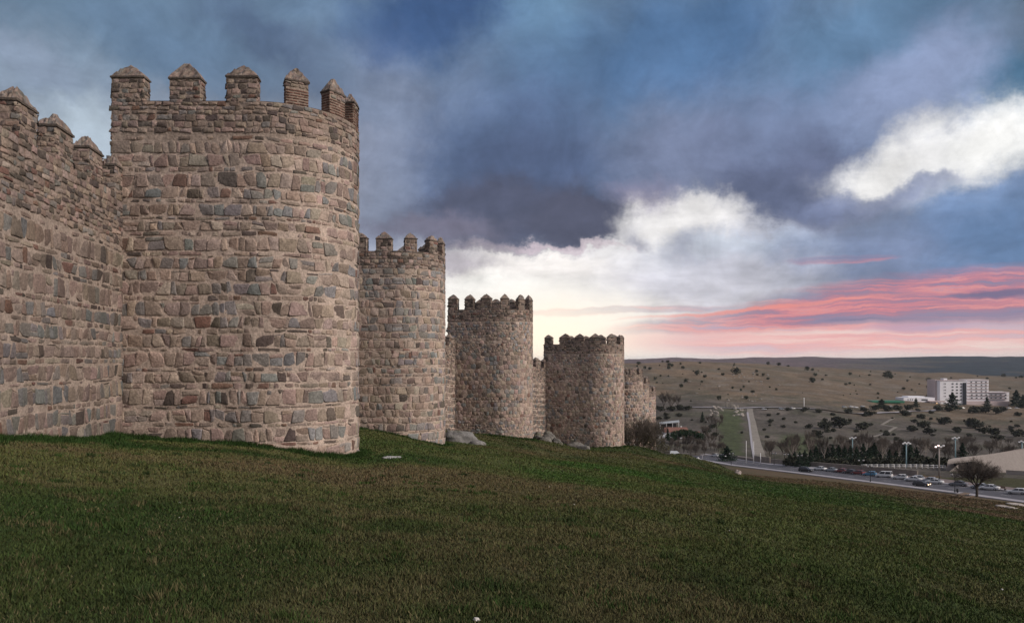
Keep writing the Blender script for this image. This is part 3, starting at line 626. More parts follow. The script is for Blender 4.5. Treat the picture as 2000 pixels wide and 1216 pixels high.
tower((-7.98, 54.7), -5, 5, 3.2, -8, 7.4, 8.22, 8.72, side(5, 3.2, T2, 1.2, 1.8), 1, 202, 'second tower from the left, just right of the largest one, pointed merlons', tone=1.08)
T3 = [(.5, .95, 0), (2.25, .95, 0), (3.95, 1.05, 0), (5.85, .85, 0), (7.7, .82, 0), (9.25, .75, 0)]
tower((-1.1, 78.2), -15, 4.6, 3.2, -10.5, 5.1, 6.1, 6.62, side(4.6, 3.2, T3, 1.1, 1.7), 1, 303, 'third tower from the left, middle of the photo, above the rock cluster', tone=1.12)
T4 = [(.6, 1.05, 0), (2.85, 1.45, 0), (4.7, 1.2, 0), (6.75, 1.4, 0), (9.05, 1.25, 0), (10.85, .95, 0)]
tower((11.0, 99.0), -22, 6.1, 3.4, -14, 2.14, 2.95, 3.45, side(6.1, 3.4, T4, 1.3, 2.1), 1, 404, 'fourth tower, right end of the big ones, beside the olive shrub', tone=1.12)
T5 = [(1, 1.3, 0), (3, 1.3, 0), (5, 1.3, 0), (7.1, 1.3, 0), (9.1, 1.3, 0), (10.9, 1.1, 0)]
tower((17.9, 125.0), -28, 6, 3.3, -22, -2.15, -1.35, -.95, side(6, 3.3, T5), 2, 505, 'pale tower half hidden behind the fourth tower and the olive shrub', tone=1.0)
tower((23.4, 150.0), -30, 6, 3.3, -26, -4.3, -3.3, -2.8, side(6, 3.3, T5), 2, 606, 'narrow slice of a far tower between the two small far towers', tone=1.12)
tower((29.4, 175.0), -30, 6, 3.3, -31, -6.8, -6.0, -5.5, side(6, 3.3, T5), 2, 707, 'farthest low tower at the right end of the wall above the shrub', tone=1.1)
def curtain(p0, p1, zb0, zb1, zc0, zc1, lod, seed, label, first, sp=2.3, mw=1.4, drop=(.8, 1.28), th=.6, tk=2.6, hb=.50, wb=.33, tone=.66):  # tone: greyer stone, darkened further with the left wall's shade put into it
    p0 = np.array(p0, float); p1 = np.array(p1, float); L = np.linalg.norm(p1-p0); a = (p1-p0)/L; n = np.array((a[1], -a[0]))
    sl = (zc1-zc0)/L; zb = min(zb0, zb1)
    root = empty('curtain_wall', (p0[0], p0[1], zb), 0, label, 'wall', 'stretches of town wall between towers')
    def wall(u, v, d):
        u = np.asarray(u, float); v = np.broadcast_to(np.asarray(v, float), u.shape); d = np.broadcast_to(np.asarray(d, float), u.shape)
        p = a[None]*u[:, None] + n[None]*d[:, None]; return np.c_[p, v+sl*u-zb]
    mb = MB(); st = .2 if lod == 0 else .5
    def mc(u, v): return mix3(np.tile(MORT, (len(u), 1)), MORTD, sst(v, zc0-2.2, zc0-.8)*.85)*(.74 if lod == 0 else 1)  # nearest stretch: mortar darkened too, its shade put into the colour
    zlow = zb-max(0, sl*L)-.5
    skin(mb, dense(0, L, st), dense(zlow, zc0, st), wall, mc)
    for (z0, d0, z1, d1) in ((zc0, .01, zc0, -th), (zc0, -th, zc0-1.2, -th), (zc0-1.2, -th, zc0-1.2, -tk), (zc0-1.2, -tk, zlow, -tk)):
        mb.add(np.vstack([wall(np.array([0, L]), z0, d0), wall(np.array([0, L]), z1, d1)]), np.array([(0, 1, 3, 2)]), MORTD)
    for u in (0., L): mb.add(wall(np.array([u]*4), np.array([zlow, zc0-1.2, zc0-1.2, zlow]), np.array([0, 0, -tk, -tk])), np.array([(0, 1, 2, 3)]), MORTD)
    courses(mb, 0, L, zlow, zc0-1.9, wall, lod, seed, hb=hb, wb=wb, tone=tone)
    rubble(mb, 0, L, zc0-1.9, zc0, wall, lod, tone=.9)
    mb.build('wall', M['stone'], root)
    u = first
    while u < L: 
        if u-mw/2 > 0: merlon(root, wall, u-mw/2, u+mw/2, zc0, zc0+drop[0], zc0+drop[1], th, lod)
        u += sp
YA = 9.0; YB = 28.6; fx_ = lambda y: -13.33-.128*(y-21.1)
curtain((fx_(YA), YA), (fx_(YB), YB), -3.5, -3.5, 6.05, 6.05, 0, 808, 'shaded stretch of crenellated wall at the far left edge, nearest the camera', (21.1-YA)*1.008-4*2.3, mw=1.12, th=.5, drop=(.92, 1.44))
curtain((-14.2, 33), (-12.4, 52.5), -5, -6, 4.8, 4.2, 2, 811, 'stretch of wall hidden between the nearest and second towers', 1)
curtain((-12.5, 57), (-5.3, 77), -7.5, -8, 3.2, 1.25, 1, 812, 'sliver of wall between the second and third towers', 1.2)
curtain((-4.9, 81), (5.6, 100.5), -9, -12, .6, -1.15, 1, 813, 'sliver of low wall between the third and fourth towers above the boulders', 1.2)
curtain((6, 102), (12.8, 126), -14, -20, -3.2, -5, 2, 814, 'stretch of wall behind the fourth tower', 1.2)
curtain((13.2, 129), (18.4, 152), -20, -23, -5.5, -7, 2, 815, 'stretch of wall behind the fifth tower', 1.2)
curtain((18.8, 154), (24.4, 177), -23, -26, -7.5, -9.5, 2, 816, 'stretch of wall between the last two far towers', 1.2)

# ---------------------------------------------------------------- grass blades
def blades(n, r0, r1, a0, a1, name, wmul=1.0, hmul=1.0):
    r = np.exp(rg.uniform(math.log(r0), math.log(r1), n)); a = rg.uniform(R(a0), R(a1), n)
    x = r*np.sin(a); y = r*np.cos(a)
    keep = x > fx_(y)+.05; keep &= ~((y > 27.9) & (x < -9.6)) & ~(np.hypot(x+9.62, y-31.3) < 3.3); x, y, r = x[keep], y[keep], r[keep]; n = len(x)
    z = zt(x, y); cl = fbm(x/.6, y/.6, 51, 3)
    h = (.016+.040*cl**2+.0007*r)*rg.uniform(.6, 1.4, n)*hmul; w_ = (.0032+.0008*r)*rg.uniform(.7, 1.4, n)*wmul
    th = rg.uniform(0, math.pi, n); lx = rg.normal(0, .55, n)*h; ly = rg.normal(0, .55, n)*h
    dx = np.cos(th)*w_; dy = np.sin(th)*w_; z0 = z-.01
    V = np.stack([np.c_[x-dx, y-dy, z0], np.c_[x+dx, y+dy, z0], np.c_[x+lx, y+ly, z+h]], 1).reshape(-1, 3)
    c = lawncol(x, y)*(rg.uniform(.8, 1.22, (n, 1)))*(1+rg.uniform(-.12, .12, (n, 3)))
    dry = rg.random(n) < .02+.07*(fbm(x/2.1, y/2.1, 88, 3) > .55); c[dry] = np.array((.125, .110, .058))*rg.uniform(.6, 1.3, (dry.sum(), 1))
    b = MB(); b.add(V, np.arange(3*n).reshape(-1, 3), np.repeat(c, 3, 0)); o = b.build(name, M['blade'])
    return tag(o, None, None, None, 'stuff')
tag(blades(980000, 3.6, 150, -42, 52, 'lawn_grass'), 'short patchy green and brown lawn covering the slope in the foreground', 'grass')
def tufts(n):
    r = np.exp(rg.uniform(math.log(4.5), math.log(60), n)); a = rg.uniform(R(-36), R(36), n); cx = r*np.sin(a); cy = r*np.cos(a); k = cx > fx_(cy)+.3; k &= ~((cy > 27) & (cx < -6)); cx, cy = cx[k], cy[k]; n = len(cx); m = 46
    sz = rg.uniform(.04, .16, (n, 1)); x = (cx[:, None]+rg.normal(0, 1, (n, m))*sz).ravel(); y = (cy[:, None]+rg.normal(0, 1, (n, m))*sz).ravel(); z = zt(x, y); h = np.repeat(rg.uniform(.04, .10, n), m)*rg.uniform(.5, 1.2, n*m); w_ = .0035+.0007*y
    th = rg.uniform(0, 3.14, n*m); V = np.stack([np.c_[x-np.cos(th)*w_, y-np.sin(th)*w_, z-.01], np.c_[x+np.cos(th)*w_, y+np.sin(th)*w_, z-.01], np.c_[x+rg.normal(0, .4, n*m)*h, y+rg.normal(0, .4, n*m)*h, z+h]], 1).reshape(-1, 3)
    base = np.array([(.036, .070, .018), (.055, .080, .025), (.095, .085, .042), (.035, .055, .020)])[rg.integers(0, 4, n)]; c = np.repeat(base, m, 0)*rg.uniform(.7, 1.3, (n*m, 1))
    b = MB(); b.add(V, np.arange(3*n*m).reshape(-1, 3), np.repeat(c, 3, 0)); tag(b.build('grass_tufts', M['blade']), 'small thicker tufts and dry clumps standing out of the foreground lawn', 'grass', None, 'stuff')
tufts(900)
def tall_grass(pts, n, h0, w0, label):
    X = []; 
    for (x0, y0), (x1, y1) in zip(pts[:-1], pts[1:]):
        k = int(n*math.hypot(x1-x0, y1-y0)); t = rg.random(k); nx, ny = (y1-y0), -(x1-x0); l = math.hypot(nx, ny); nx /= l; ny /= l
        d = np.abs(rg.normal(0, w0, k)); X.append(np.c_[x0+(x1-x0)*t+nx*d, y0+(y1-y0)*t+ny*d, d])
    X = np.concatenate(X); x, y, d = X.T; z = zt(x, y); m = len(x)
    h = h0*rg.uniform(.3, 1.1, m)*np.exp(-d/w0*.5)*(.5+fbm(x/.7, y/.7, 44, 3)); th = rg.uniform(0, 3.14, m); w_ = .006+.0006*y
    V = np.stack([np.c_[x-np.cos(th)*w_, y-np.sin(th)*w_, z-.03], np.c_[x+np.cos(th)*w_, y+np.sin(th)*w_, z-.03], np.c_[x+rg.normal(0, .35, m)*h, y+rg.normal(0, .35, m)*h, z+h]], 1).reshape(-1, 3)
    b = MB(); b.add(V, np.arange(3*m).reshape(-1, 3), np.repeat(np.array((.030, .060, .016))*rg.uniform(.5, 1.5, (m, 1)), 3, 0)); o = b.build('tall_grass', M['blade']); tag(o, label, 'grass', None, 'stuff')
def arc(C, ang, L, Rr, n=14):
    a = np.array((math.cos(R(ang)), math.sin(R(ang)))); nn_ = np.array((math.sin(R(ang)), -math.cos(R(ang)))); C = np.array(C); out = [tuple(C-a*L+nn_*Rr)]
    for i in range(n): ph = i/(n-1)*2.2; out.append(tuple(C+nn_*Rr*math.cos(ph)+a*Rr*math.sin(ph)))
    return out
tall_grass([(fx_(16), 16), (fx_(YB-.6), YB-.6)], 1500, .22, .35, 'unmown dark grass along the foot of the left wall stretch')
tall_grass(arc((-9.62, 31.3), 0, 4.7, 3.3), 1500, .24, .3, 'unmown dark grass round the foot of the largest tower')
tall_grass(arc((-7.98, 54.7), -5, 5, 3.2), 500, .22, .4, 'unmown grass round the foot of the second tower')
tall_grass(arc((-1.1, 78.2), -15, 4.6, 3.2), 350, .25, .4, 'unmown grass round the foot of the third tower')
tall_grass(arc((11, 99), -22, 6.1, 3.4), 300, .25, .4, 'unmown grass round the foot of the fourth tower')

# ---------------------------------------------------------------- rocks
def rock(px, py, D, wpx, hpx, name, label, cat='boulder', group=None, depth=.8, tone=(.20, .195, .19), seed=1, moss=.5):
    x = (px-CX)/F*D; z = gz(x, D); W = wpx/F*D/2; H = hpx/F*D; b = MB(); n, m = 40, 20
    th, ph = np.meshgrid(np.linspace(0, 2*math.pi, n, endpoint=False), np.linspace(-.5, 1, m)*math.pi/2, indexing='ij')
    ex = .8; cx = np.sign(np.cos(th))*np.abs(np.cos(th))**ex*np.cos(ph)**.7; cy = np.sign(np.sin(th))*np.abs(np.sin(th))**ex*np.cos(ph)**.7; cz = np.sin(ph)
    q = fbm(cx*1.6+seed*7.1, cy*1.6+cz*1.3, seed, 4)-.5; q2 = fbm(cx*5+seed, cz*5+cy*3, seed+3, 3)-.5; k = 1+(np.round(q*9)/9*.6+q*.4)*.85+np.abs(q2)*.3
    V = np.c_[(cx*k*W).ravel(), (cy*k*W*depth).ravel(), (cz*k*H).ravel()]
    i, j = np.meshgrid(np.arange(n), np.arange(m-1), indexing='ij'); i2 = (i+1) % n
    c = np.array(tone)*(.7+.6*fbm(V[:, 0]*1.3+seed, V[:, 1]+V[:, 2]*2, seed+9, 4))[:, None]; c = mix3(c, (.10, .10, .05), sst(fbm(V[:, 0]+3, V[:, 2]*2+V[:, 1], seed+2), .55, .7)*moss)
    b.add(V, np.stack([i*m+j, i2*m+j, i2*m+j+1, i*m+j+1], -1).reshape(-1, 4), c, 0, True)
    o = b.build(name, M['rock'], None, (x, D, z)); return tag(o, label, cat, group)
rock(896, 868, 60, 66, 19, 'boulder', 'broad low grey boulder on the grass right of the second tower', seed=3, depth=.6)
rock(930, 871, 59.5, 30, 9, 'boulder', 'small low stone at the right tip of the broad grey boulder', seed=5)
G_ = 'boulders at the foot of the fourth tower'
for i, (px, py, D, w_, h_, lb) in enumerate([(1050, 856, 84, 16, 12, 'upright boulder touching the third tower, left of its cluster'), (1064, 866, 83, 24, 8, 'wide flat boulder in front of the cluster between towers'), (1071, 858, 87, 26, 16, 'tallest boulder of the cluster between the third and fourth towers'),
    (1086, 862, 86, 16, 9, 'rounded boulder at the right side of the cluster'), (1094, 867, 84, 10, 5, 'smallest stone right of the boulder cluster'), (1122, 866, 93, 34, 10, 'flat pale rock against the fourth tower base'), (1138, 869, 92, 24, 6, 'low stone at the right end of the flat pale rock')]):
    rock(px, py, D, w_, h_, 'boulder', lb, 'boulder', G_, seed=11+i, tone=(.15, .142, .13))
gx, gy, _ = GH(766, 893); rock(766, 893, gy, 36, 2.4, 'stone_slab', 'pale flat stone slab in the grass right of the largest tower', 'slab', seed=31, depth=1.0, tone=(.38, .38, .38), moss=0)
gx, gy, _ = GH(1441, 925); rock(1441, 922, gy, 13, 7, 'boulder', 'pale lone rock on brown grass just above the road end', 'boulder', seed=33, tone=(.42, .36, .34), moss=0)
for px, py, w_, lb in [(1962, 990, 24, 'flat pale slab farthest left at the lower right road side'), (1985, 986, 26, 'flat pale slab at the right edge by the pavement'), (1976, 992, 16, 'small flat slab between two larger slabs')]:
    gx, gy, _ = GH(px, py); rock(px, py, gy, w_, 2.2, 'stone_slab', lb, 'slab', 'pale slabs on the lawn by the road', seed=41+int(px) % 7, depth=1.4, tone=(.40, .36, .33), moss=0)
for i, (px, py, s) in enumerate([(350, 1012, 4), (351, 983, 5), (1121, 986, 4), (1072, 951, 3), (1347, 1005, 3), (1800, 1033, 3), (1252, 1040, 3), (1828, 1200, 4), (930, 1213, 14), (1957, 1152, 5), (1425, 1037, 4)]):
    gx, gy, gzz = GH(px, py); b = MB(); k = s*gy/F*.5
    v = np.array([(k*math.cos(t)*rnd.uniform(.6, 1.2), k*math.sin(t)*rnd.uniform(.6, 1.2), 0) for t in np.linspace(0, 5.4, 7)]); b.add(np.vstack([v, v*.6+(0, 0, k*.7)]), [np.array([(j, (j+1) % 7, (j+1) % 7+7, j+7) for j in range(7)]), np.array([range(7, 14)])], (.55, .54, .52))
    o = b.build('stone_chip', M['litter'], None, (gx, gy, gzz+.01)); tag(o, 'small pale stone chip lying in the lawn', 'stone', 'pale stone chips scattered on the lawn')
# dark stone blocks near the shrub
def block(px, py, D, w_, h_, d_, label, name='stone_block', m='rock', c=(.10, .095, .09)):
    x = (px-CX)/F*D; b = MB(); b.box(-w_/2, w_/2, -d_/2, d_/2, -.4, h_, c); b.box(-w_/2-.05, w_/2+.05, -d_/2-.05, d_/2+.05, h_-.1, h_+.03, (.13, .125, .12))
    return tag(b.build(name, M[m], None, (x, D, gz(x, D))), label, 'block')
block(1136, 884, 82, .95, .42, .6, 'dark stone block on the grass below the fourth tower')
block(1303, 893, 112, .75, .55, .5, 'dark stone block right of the olive shrub, stacked highest')
block(1330, 893, 118, 1.0, .3, .6, 'low dark stone block on the mound, farther right')
block(1336, 900, 115, 1.2, .25, .6, 'lowest dark stone slab on the mound side')

# ---------------------------------------------------------------- vegetation builders
def leaves(mb, pts, size, cs, k=1):
    n = len(pts); d = rg.normal(size=(n, 3)); d /= np.linalg.norm(d, axis=1)[:, None]; e = np.cross(d, rg.normal(size=(n, 3))); e /= np.linalg.norm(e, axis=1)[:, None]
    s = size*rg.uniform(.5, 1.3, (n, 1)); V = np.stack([pts-d*s*.5-e*s*.2, pts-d*s*.1+e*s*.5, pts+d*s*.6], 1).reshape(-1, 3)
    mb.add(V, np.arange(3*n).reshape(-1, 3), np.repeat(cs, 3, 0))
def blobpts(n, c, r, hollow=.45):
    d = rg.normal(size=(n, 3)); d /= np.linalg.norm(d, axis=1)[:, None]; return np.array(c)+d*np.array(r)*(hollow+(1-hollow)*rg.random((n, 1))**.5)
def lcol(n, c, v=.4): return np.array(c)*rg.uniform(1-v, 1+v, (n, 1))
def branches(mbt, mbc, p, d, L, r, lvl, maxl, spread, nb, up=.15, tw=1, rmin=.02):
    segs = 3 if lvl < 2 else 2; pts = [np.array(p, float)]; d = np.array(d, float)
    for s_ in range(segs):
        d = d+rg.normal(0, .13, 3)+np.array((0, 0, up*.4)); d /= np.linalg.norm(d); pts.append(pts[-1]+d*L/segs)
    for i in range(segs):
        ra = r*(1-.45*i/segs); rb = r*(1-.45*(i+1)/segs); (mbt if lvl < tw else mbc).tube(pts[i], pts[i+1], max(ra, rmin), max(rb, rmin*.7), 6 if lvl < 2 else 3, caps=False)
    if lvl >= maxl: return
    for k in range(nb[min(lvl, len(nb)-1)]):
        t = rg.uniform(.35, 1) if lvl else rg.uniform(.75, 1); q = pts[0]+(pts[-1]-pts[0])*t if segs < 2 else pts[min(int(t*segs), segs-1)]*(1-(t*segs) % 1 if t < 1 else 0)+pts[min(int(t*segs)+1, segs)]*((t*segs) % 1 if t < 1 else 1)
        ax = np.cross(d, rg.normal(size=3)); ax /= np.linalg.norm(ax); a = spread*rg.uniform(.6, 1.3); nd_ = d*math.cos(a)+ax*math.sin(a)+np.array((0, 0, up)); nd_ /= np.linalg.norm(nd_)
        branches(mbt, mbc, q, nd_, L*rg.uniform(.55, .82), r*.58, lvl+1, maxl, spread, nb, up, tw, rmin)
def bare_tree(name, H, label, trunk_r, maxl=5, nb=(5, 4, 4, 3, 3), spread=.62, up=.12, rmin=.022, trunk=.25, mt='bark', mc='twig'):
    root = empty(name, (0, 0, 0), 0, label, 'tree'); t = MB(); c = MB()
    t.tube((0, 0, -.4), (0, 0, H*trunk), trunk_r*1.25, trunk_r, 8, caps=False)
    for k in range(nb[0]):
        a = k*2*math.pi/nb[0]+rg.uniform(-.4, .4); s_ = rg.uniform(.2, .75); branches(t, c, (0, 0, H*trunk*rg.uniform(.75, 1)), (math.cos(a)*s_, math.sin(a)*s_, 1), H*.30, trunk_r*.6, 1, maxl, spread, nb, up, 3, rmin)
    t.build('trunk', M[mt], root); c.build('crown', M[mc], root); return root
def setxy(o, px, py, D=None, rz=None, d0=3.0, s=None):
    if D is None: x, y, z = GH(px, py, d0)
    else: x = (px-CX)/F*D; y = D; z = gz(x, y)
    o.location = (x, y, z-.05)
    if rz is not None: o.rotation_euler = (0, 0, rz)
    if s: o.scale = (s, s, s)
    return o
# the bare tree by the pavement
bt = bare_tree('bare_tree', 10.0, 'leafless round-headed tree standing alone on the lawn by the pavement', .24, 5, (8, 6, 5, 4, 4), .66, .08, .018, .24)
setxy(bt, 1908, 976, 166)
# olive shrub right of the fourth tower
sh = empty('shrub', (0, 0, 0), 0, 'large olive brown twiggy shrub against the right side of the fourth tower', 'shrub'); t = MB(); c = MB(); lf = MB()
for k in range(34):
    a = rg.uniform(0, 6.28); s_ = rg.uniform(.1, .95); x0, y0 = rg.normal(0, .7), rg.normal(0, .4)
    branches(t, c, (x0, y0, -.3), (math.cos(a)*s_, math.sin(a)*s_*.6, 1), 2.0, .045, 1, 4, .5, (0, 4, 4, 3), .12, 2, .012)
t.build('stems', M['bark'], sh); c.build('twigs', M['twig'], sh)
pp = np.concatenate([blobpts(1500, (-.6, 0, 1.6), (2.0, 1.1, 1.8), .2), blobpts(1500, (1.0, 0, 1.2), (1.7, 1.1, 1.4), .2), blobpts(700, (2.2, 0, .5), (1.2, .8, .7), .2)])
leaves(lf, pp, .12, lcol(len(pp), (.085, .080, .045), .5)); lf.build('foliage', M['leaf'], sh); setxy(sh, 1252, 886, 107); sh.scale = (1.25, 1.1, 1.35)
# prototypes for the valley
ORD = 'first second third fourth fifth sixth seventh eighth ninth tenth eleventh twelfth thirteenth fourteenth fifteenth sixteenth seventeenth eighteenth nineteenth twentieth'.split()
def conifer(H, W, label, c=(.026, .046, .028)):
    root = empty('conifer', (0, 0, 0), 0, label, 'tree'); t = MB(); t.tube((0, 0, -.3), (0, 0, H*.9), .18, .04, 6); t.build('trunk', M['bark'], root)
    n = 1500; z = rg.random(n)**1.3; ph = rg.uniform(0, 6.28, n); lay = .72+.28*np.sin(z*26+np.sin(ph*3)); r = W/2*(1-z)**.75*lay*(.35+.65*rg.random(n)**.5)*(1+.22*np.sin(ph*2+z*5))
    b = MB(); leaves(b, np.c_[r*np.cos(ph), r*np.sin(ph), H*.06+z*H*.95], .055*H+.1, lcol(n, c, .5)); b.build('crown', M['leaf'], root); return root
def bush(W, H, label, c=(.046, .054, .034), n=420, name='bush'):
    b = MB(); pts = []
    for k in range(6): pts.append(blobpts(n//6, (rg.uniform(-.25, .25)*W, rg.uniform(-.2, .2)*W, rg.uniform(.35, .62)*H), (W*rg.uniform(.2, .34), W*rg.uniform(.2, .3), H*rg.uniform(.25, .4)), .3))
    p_ = np.concatenate(pts); leaves(b, p_, .16*W, lcol(len(p_), c, .5)); b.tube((0, 0, -.3), (0, 0, H*.5), .05*W, .02*W, 5, (.05, .04, .03)); return tag(b.build(name, M['leaf']), label, 'bush')
used = set()
def spawn(key, maker, px, py, s=1.0, D=None, d0=250, label=None, group=None, sz=None):
    if key not in PR: PR[key] = maker(); first = True
    else: first = False
    o = PR[key] if first else copy_tree(PR[key])
    setxy(o, px, py, D, rnd.uniform(0, 6.28), d0); k = s*rnd.uniform(.92, 1.08); o.scale = (k, k, (sz or 1)*k)
    if label: o['label'] = label
    if group: o['group'] = group
    return o
PR = {}
gH = 'dark shrubs scattered over the far hillside'; lH = 'small dark shrub on the far brown hillside'
HB = [(1247, 712, 10), (1260, 720, 8), (1270, 722, 7), (1304, 708, 8), (1307, 714, 9), (1312, 716, 8), (1306, 721, 9), (1288, 714, 4), (1294, 707, 5), (1334, 720, 7), (1329, 712, 5), (1367, 710, 6), (1404, 722, 6),
 (1361, 732, 13), (1354, 726, 4), (1370, 728, 5), (1377, 737, 8), (1371, 747, 6), (1340, 747, 10), (1330, 756, 10), (1412, 733, 8), (1437, 731, 17), (1402, 704, 8), (1347, 704, 6), (1321, 705, 4), (1354, 704, 5), (1365, 704, 5), (1222, 706, 8), (1234, 707, 8),
 (1478, 727, 8), (1491, 734, 8), (1479, 733, 6), (1500, 741, 7), (1431, 758, 6), (1447, 763, 6), (1470, 767, 9), (1457, 779, 11), (1404, 780, 11), (1516, 762, 6), (1503, 757, 5), (1592, 734, 9), (1577, 723, 11), (1587, 724, 7), (1613, 734, 5), (1660, 732, 8),
 (1587, 747, 14), (1733, 738, 18), (1741, 739, 12), (1765, 761, 8), (1715, 770, 6), (1815, 745, 10), (1660, 750, 6), (1698, 734, 6), (1772, 745, 6), (1959, 736, 9), (1995, 738, 8), (1928, 740, 6), (1652, 752, 6), (1450, 706, 8), (1462, 707, 9), (1480, 709, 7), (1500, 712, 8), (1522, 714, 8), (1540, 716, 6), (1246, 733, 6), (1290, 735, 5), (1280, 742, 8), (1283, 748, 5)]
for i in range(62): HB.append((rnd.uniform(1225, 1995), None, rnd.uniform(2, 5.5)))
for i, (px, py, s) in enumerate(HB):
    if py is None: py = rnd.uniform(708+max(0, px-1450)*.055, 785)
    x, y, z = GH(px, py, 640, 1900)
    spawn('hb%d' % (i % 4), lambda: bush(1.0, .8, lH, n=240), px, py, s/F*y*1.15, D=y, label=lH, group=gH)
# valley scrub: darker, lower
gS = 'dark scrub on the valley floor'; lS = 'dark low scrub bush on the valley floor'
SB = [(1595, 852, 22), (1610, 838, 30), (1640, 836, 40), (1680, 838, 30), (1580, 836, 16), (1600, 806, 16), (1570, 804, 12), (1540, 802, 14), (1655, 806, 16), (1700, 812, 18), (1845, 828, 24), (1870, 842, 18), (1905, 836, 34), (1920, 846, 26), (1945, 850, 26), (1955, 860, 22), (1985, 852, 24), (1800, 835, 26), (1815, 848, 24), (1780, 842, 22),
 (1770, 812, 20), (1800, 816, 14), (1830, 802, 22), (1855, 803, 20), (1900, 806, 22), (1925, 806, 26), (1945, 808, 24), (1960, 803, 20), (1990, 812, 14), (1500, 812, 10), (1505, 826, 12), (1498, 800, 10), (1492, 840, 8), (1500, 855, 10), (1510, 868, 12), (1380, 845, 18), (1395, 852, 16), (1392, 836, 14), (1450, 846, 9), (1370, 866, 14), (1350, 858, 16), (1690, 803, 16), (1710, 801, 18), (1735, 803, 22), (1755, 801, 18), (1775, 800, 20),
 (1290, 803, 16), (1310, 802, 18), (1330, 800, 18), (1345, 800, 16), (1300, 812, 12), (1285, 798, 14), (1730, 850, 14), (1700, 832, 12), (1530, 835, 10), (1540, 860, 12), (1720, 868, 18), (1660, 868, 18), (1760, 868, 18)]
for i in range(60): SB.append((rnd.uniform(1500, 2000), rnd.uniform(800, 872), rnd.uniform(5, 13)))
for i in range(26): SB.append((1536+i*12.5, 909+(i % 3), rnd.uniform(22, 34)))
for i in range(14): SB.append((rnd.uniform(1285, 1400), rnd.uniform(800, 870), rnd.uniform(6, 14)))
for i, (px, py, s) in enumerate(SB):
    x, y, z = GH(px, py, 330 if py < 900 else 275, 1300); spawn('sb%d' % (i % 4), lambda: bush(1.0, .5, lS, c=(.050, .054, .038), n=300), px, py, s/F*y*1.2, D=y, label=lS, group=gS)
# bare trees on the valley floor
gB = 'leafless trees on the valley floor'; lB = 'grey leafless tree on the valley floor'
def mk_bare(): return bare_tree('bare_tree', 8, lB, .13, 4, (5, 5, 4, 4), .5, .2, .028, .2)
for i in range(130):
    px = rnd.uniform(1500, 2000) if i % 3 else rnd.uniform(1292, 1420); py = rnd.uniform(872, 905) if i % 3 else rnd.uniform(862, 893)
    if 1452 < px < 1500: continue
    spawn('bt%d' % (i % 3), mk_bare, px, py, rnd.uniform(.8, 1.3) if px > 1440 else rnd.uniform(.5, .8), d0=255, label=lB, group=gB)
for px, py, s in [(1296, 800, 2.2), (1310, 802, 2.0), (1323, 798, 1.8), (1388, 834, 1.4), (1400, 842, 1.4), (1410, 830, 1.2), (1375, 858, 1.2), (1350, 878, 1.0), (1385, 872, 1.0)]: spawn('bt%d' % (int(px) % 3), mk_bare, px, py, s, d0=330, label=lB, group=gB)
ORDP = 'first second third fourth fifth sixth seventh eighth ninth tenth'.split()
def mk_pop():
    return bare_tree('poplar', 11, 'pale trunked leafless poplar', .12, 4, (6, 5, 4, 3), .28, .5, .024, .35, 'pale_bark')
M['pale_bark'] = mat('pale_bark', (.30, .26, .23), var=.2, scale=2)
_pp = (1724, 1755, 1792, 1807, 1690, 1640, 1610, 1945, 1580, 1550)
for i, px in enumerate(_pp):
    spawn('pop', mk_pop, px, 909-(i % 3)*6, rnd.uniform(.9, 1.15), d0=265, label=ORDP[sorted(_pp).index(px)]+' pale trunked leafless poplar from the left beyond the road', group='poplars behind the fence')
# dark conifers behind the retaining wall and the fence
lC = 'dark green conifer in the row behind the roadside wall'; gC = 'conifers behind the roadside wall'
for i, (px, hh_) in enumerate([(1542, 22), (1552, 26), (1562, 30), (1572, 34), (1583, 32), (1594, 36), (1604, 42), (1615, 36), (1627, 38), (1638, 34), (1650, 32), (1661, 34), (1673, 36), (1686, 38), (1697, 34)]):
    spawn('con%d' % (i % 3), lambda: conifer(7, 5.4, lC), px, 905+(px-1542)*.055, hh_/F*290/7, D=rnd.uniform(272, 300), label=ORD[i]+' dark conifer from the left in the row behind the roadside wall', group=gC)
_px = [1708, 1722, 1737, 1750, 1768, 1778, 1790, 1830, 1880, 1700]; LC2 = [ORD[sorted(_px).index(q)]+' broad dark conifer from the left behind the white rail fence' for q in _px]
for i, (px, hh_) in enumerate([(1708, 36), (1722, 26), (1737, 30), (1750, 26), (1768, 40), (1778, 42), (1790, 34), (1830, 24), (1880, 44), (1700, 28)]):
    spawn('con%d' % (i % 3), lambda: conifer(7, 5.4, lC), px, 913, hh_/F*296/7*1.05, D=rnd.uniform(285, 300), label=LC2[i], group='broad conifers behind the fence')
o = spawn('con0', None, 1420, 892, 1.3, D=312, label='wide dark conifer left of the flagpoles behind the low wall', group=None); o.scale = (1.7, 1.7, .85)
if 'group' in o: del o['group']
for px, py, h_, w_, lb in [(1860, 800, 32, 1.5, 'largest dark fir in front of the white hotel'), (1928, 797, 22, 1.1, 'pointed fir before the right wing of the hotel'), (1789, 795, 19, 1.3, 'fir left of the hotel by its low annex'), (1985, 794, 32, 1.3, 'dark fir at the right edge beyond the hotel'), (1998, 797, 28, 1.2, 'dark fir cut by the right edge of the photo'), (1722, 797, 18, 2.2, 'wide dark fir before the green filling station canopy'), (1372, 822, 17, .8, 'dark pointed tree above the red roofed house')]:
    x, y, z = GH(px, py, 400, 1200); o = spawn('con%d' % (px % 3), None, px, py, h_/F*y/7, D=y, label=lb); o.scale = (o.scale[0]*w_, o.scale[1]*w_, o.scale[2])
    if 'group' in o: del o['group']
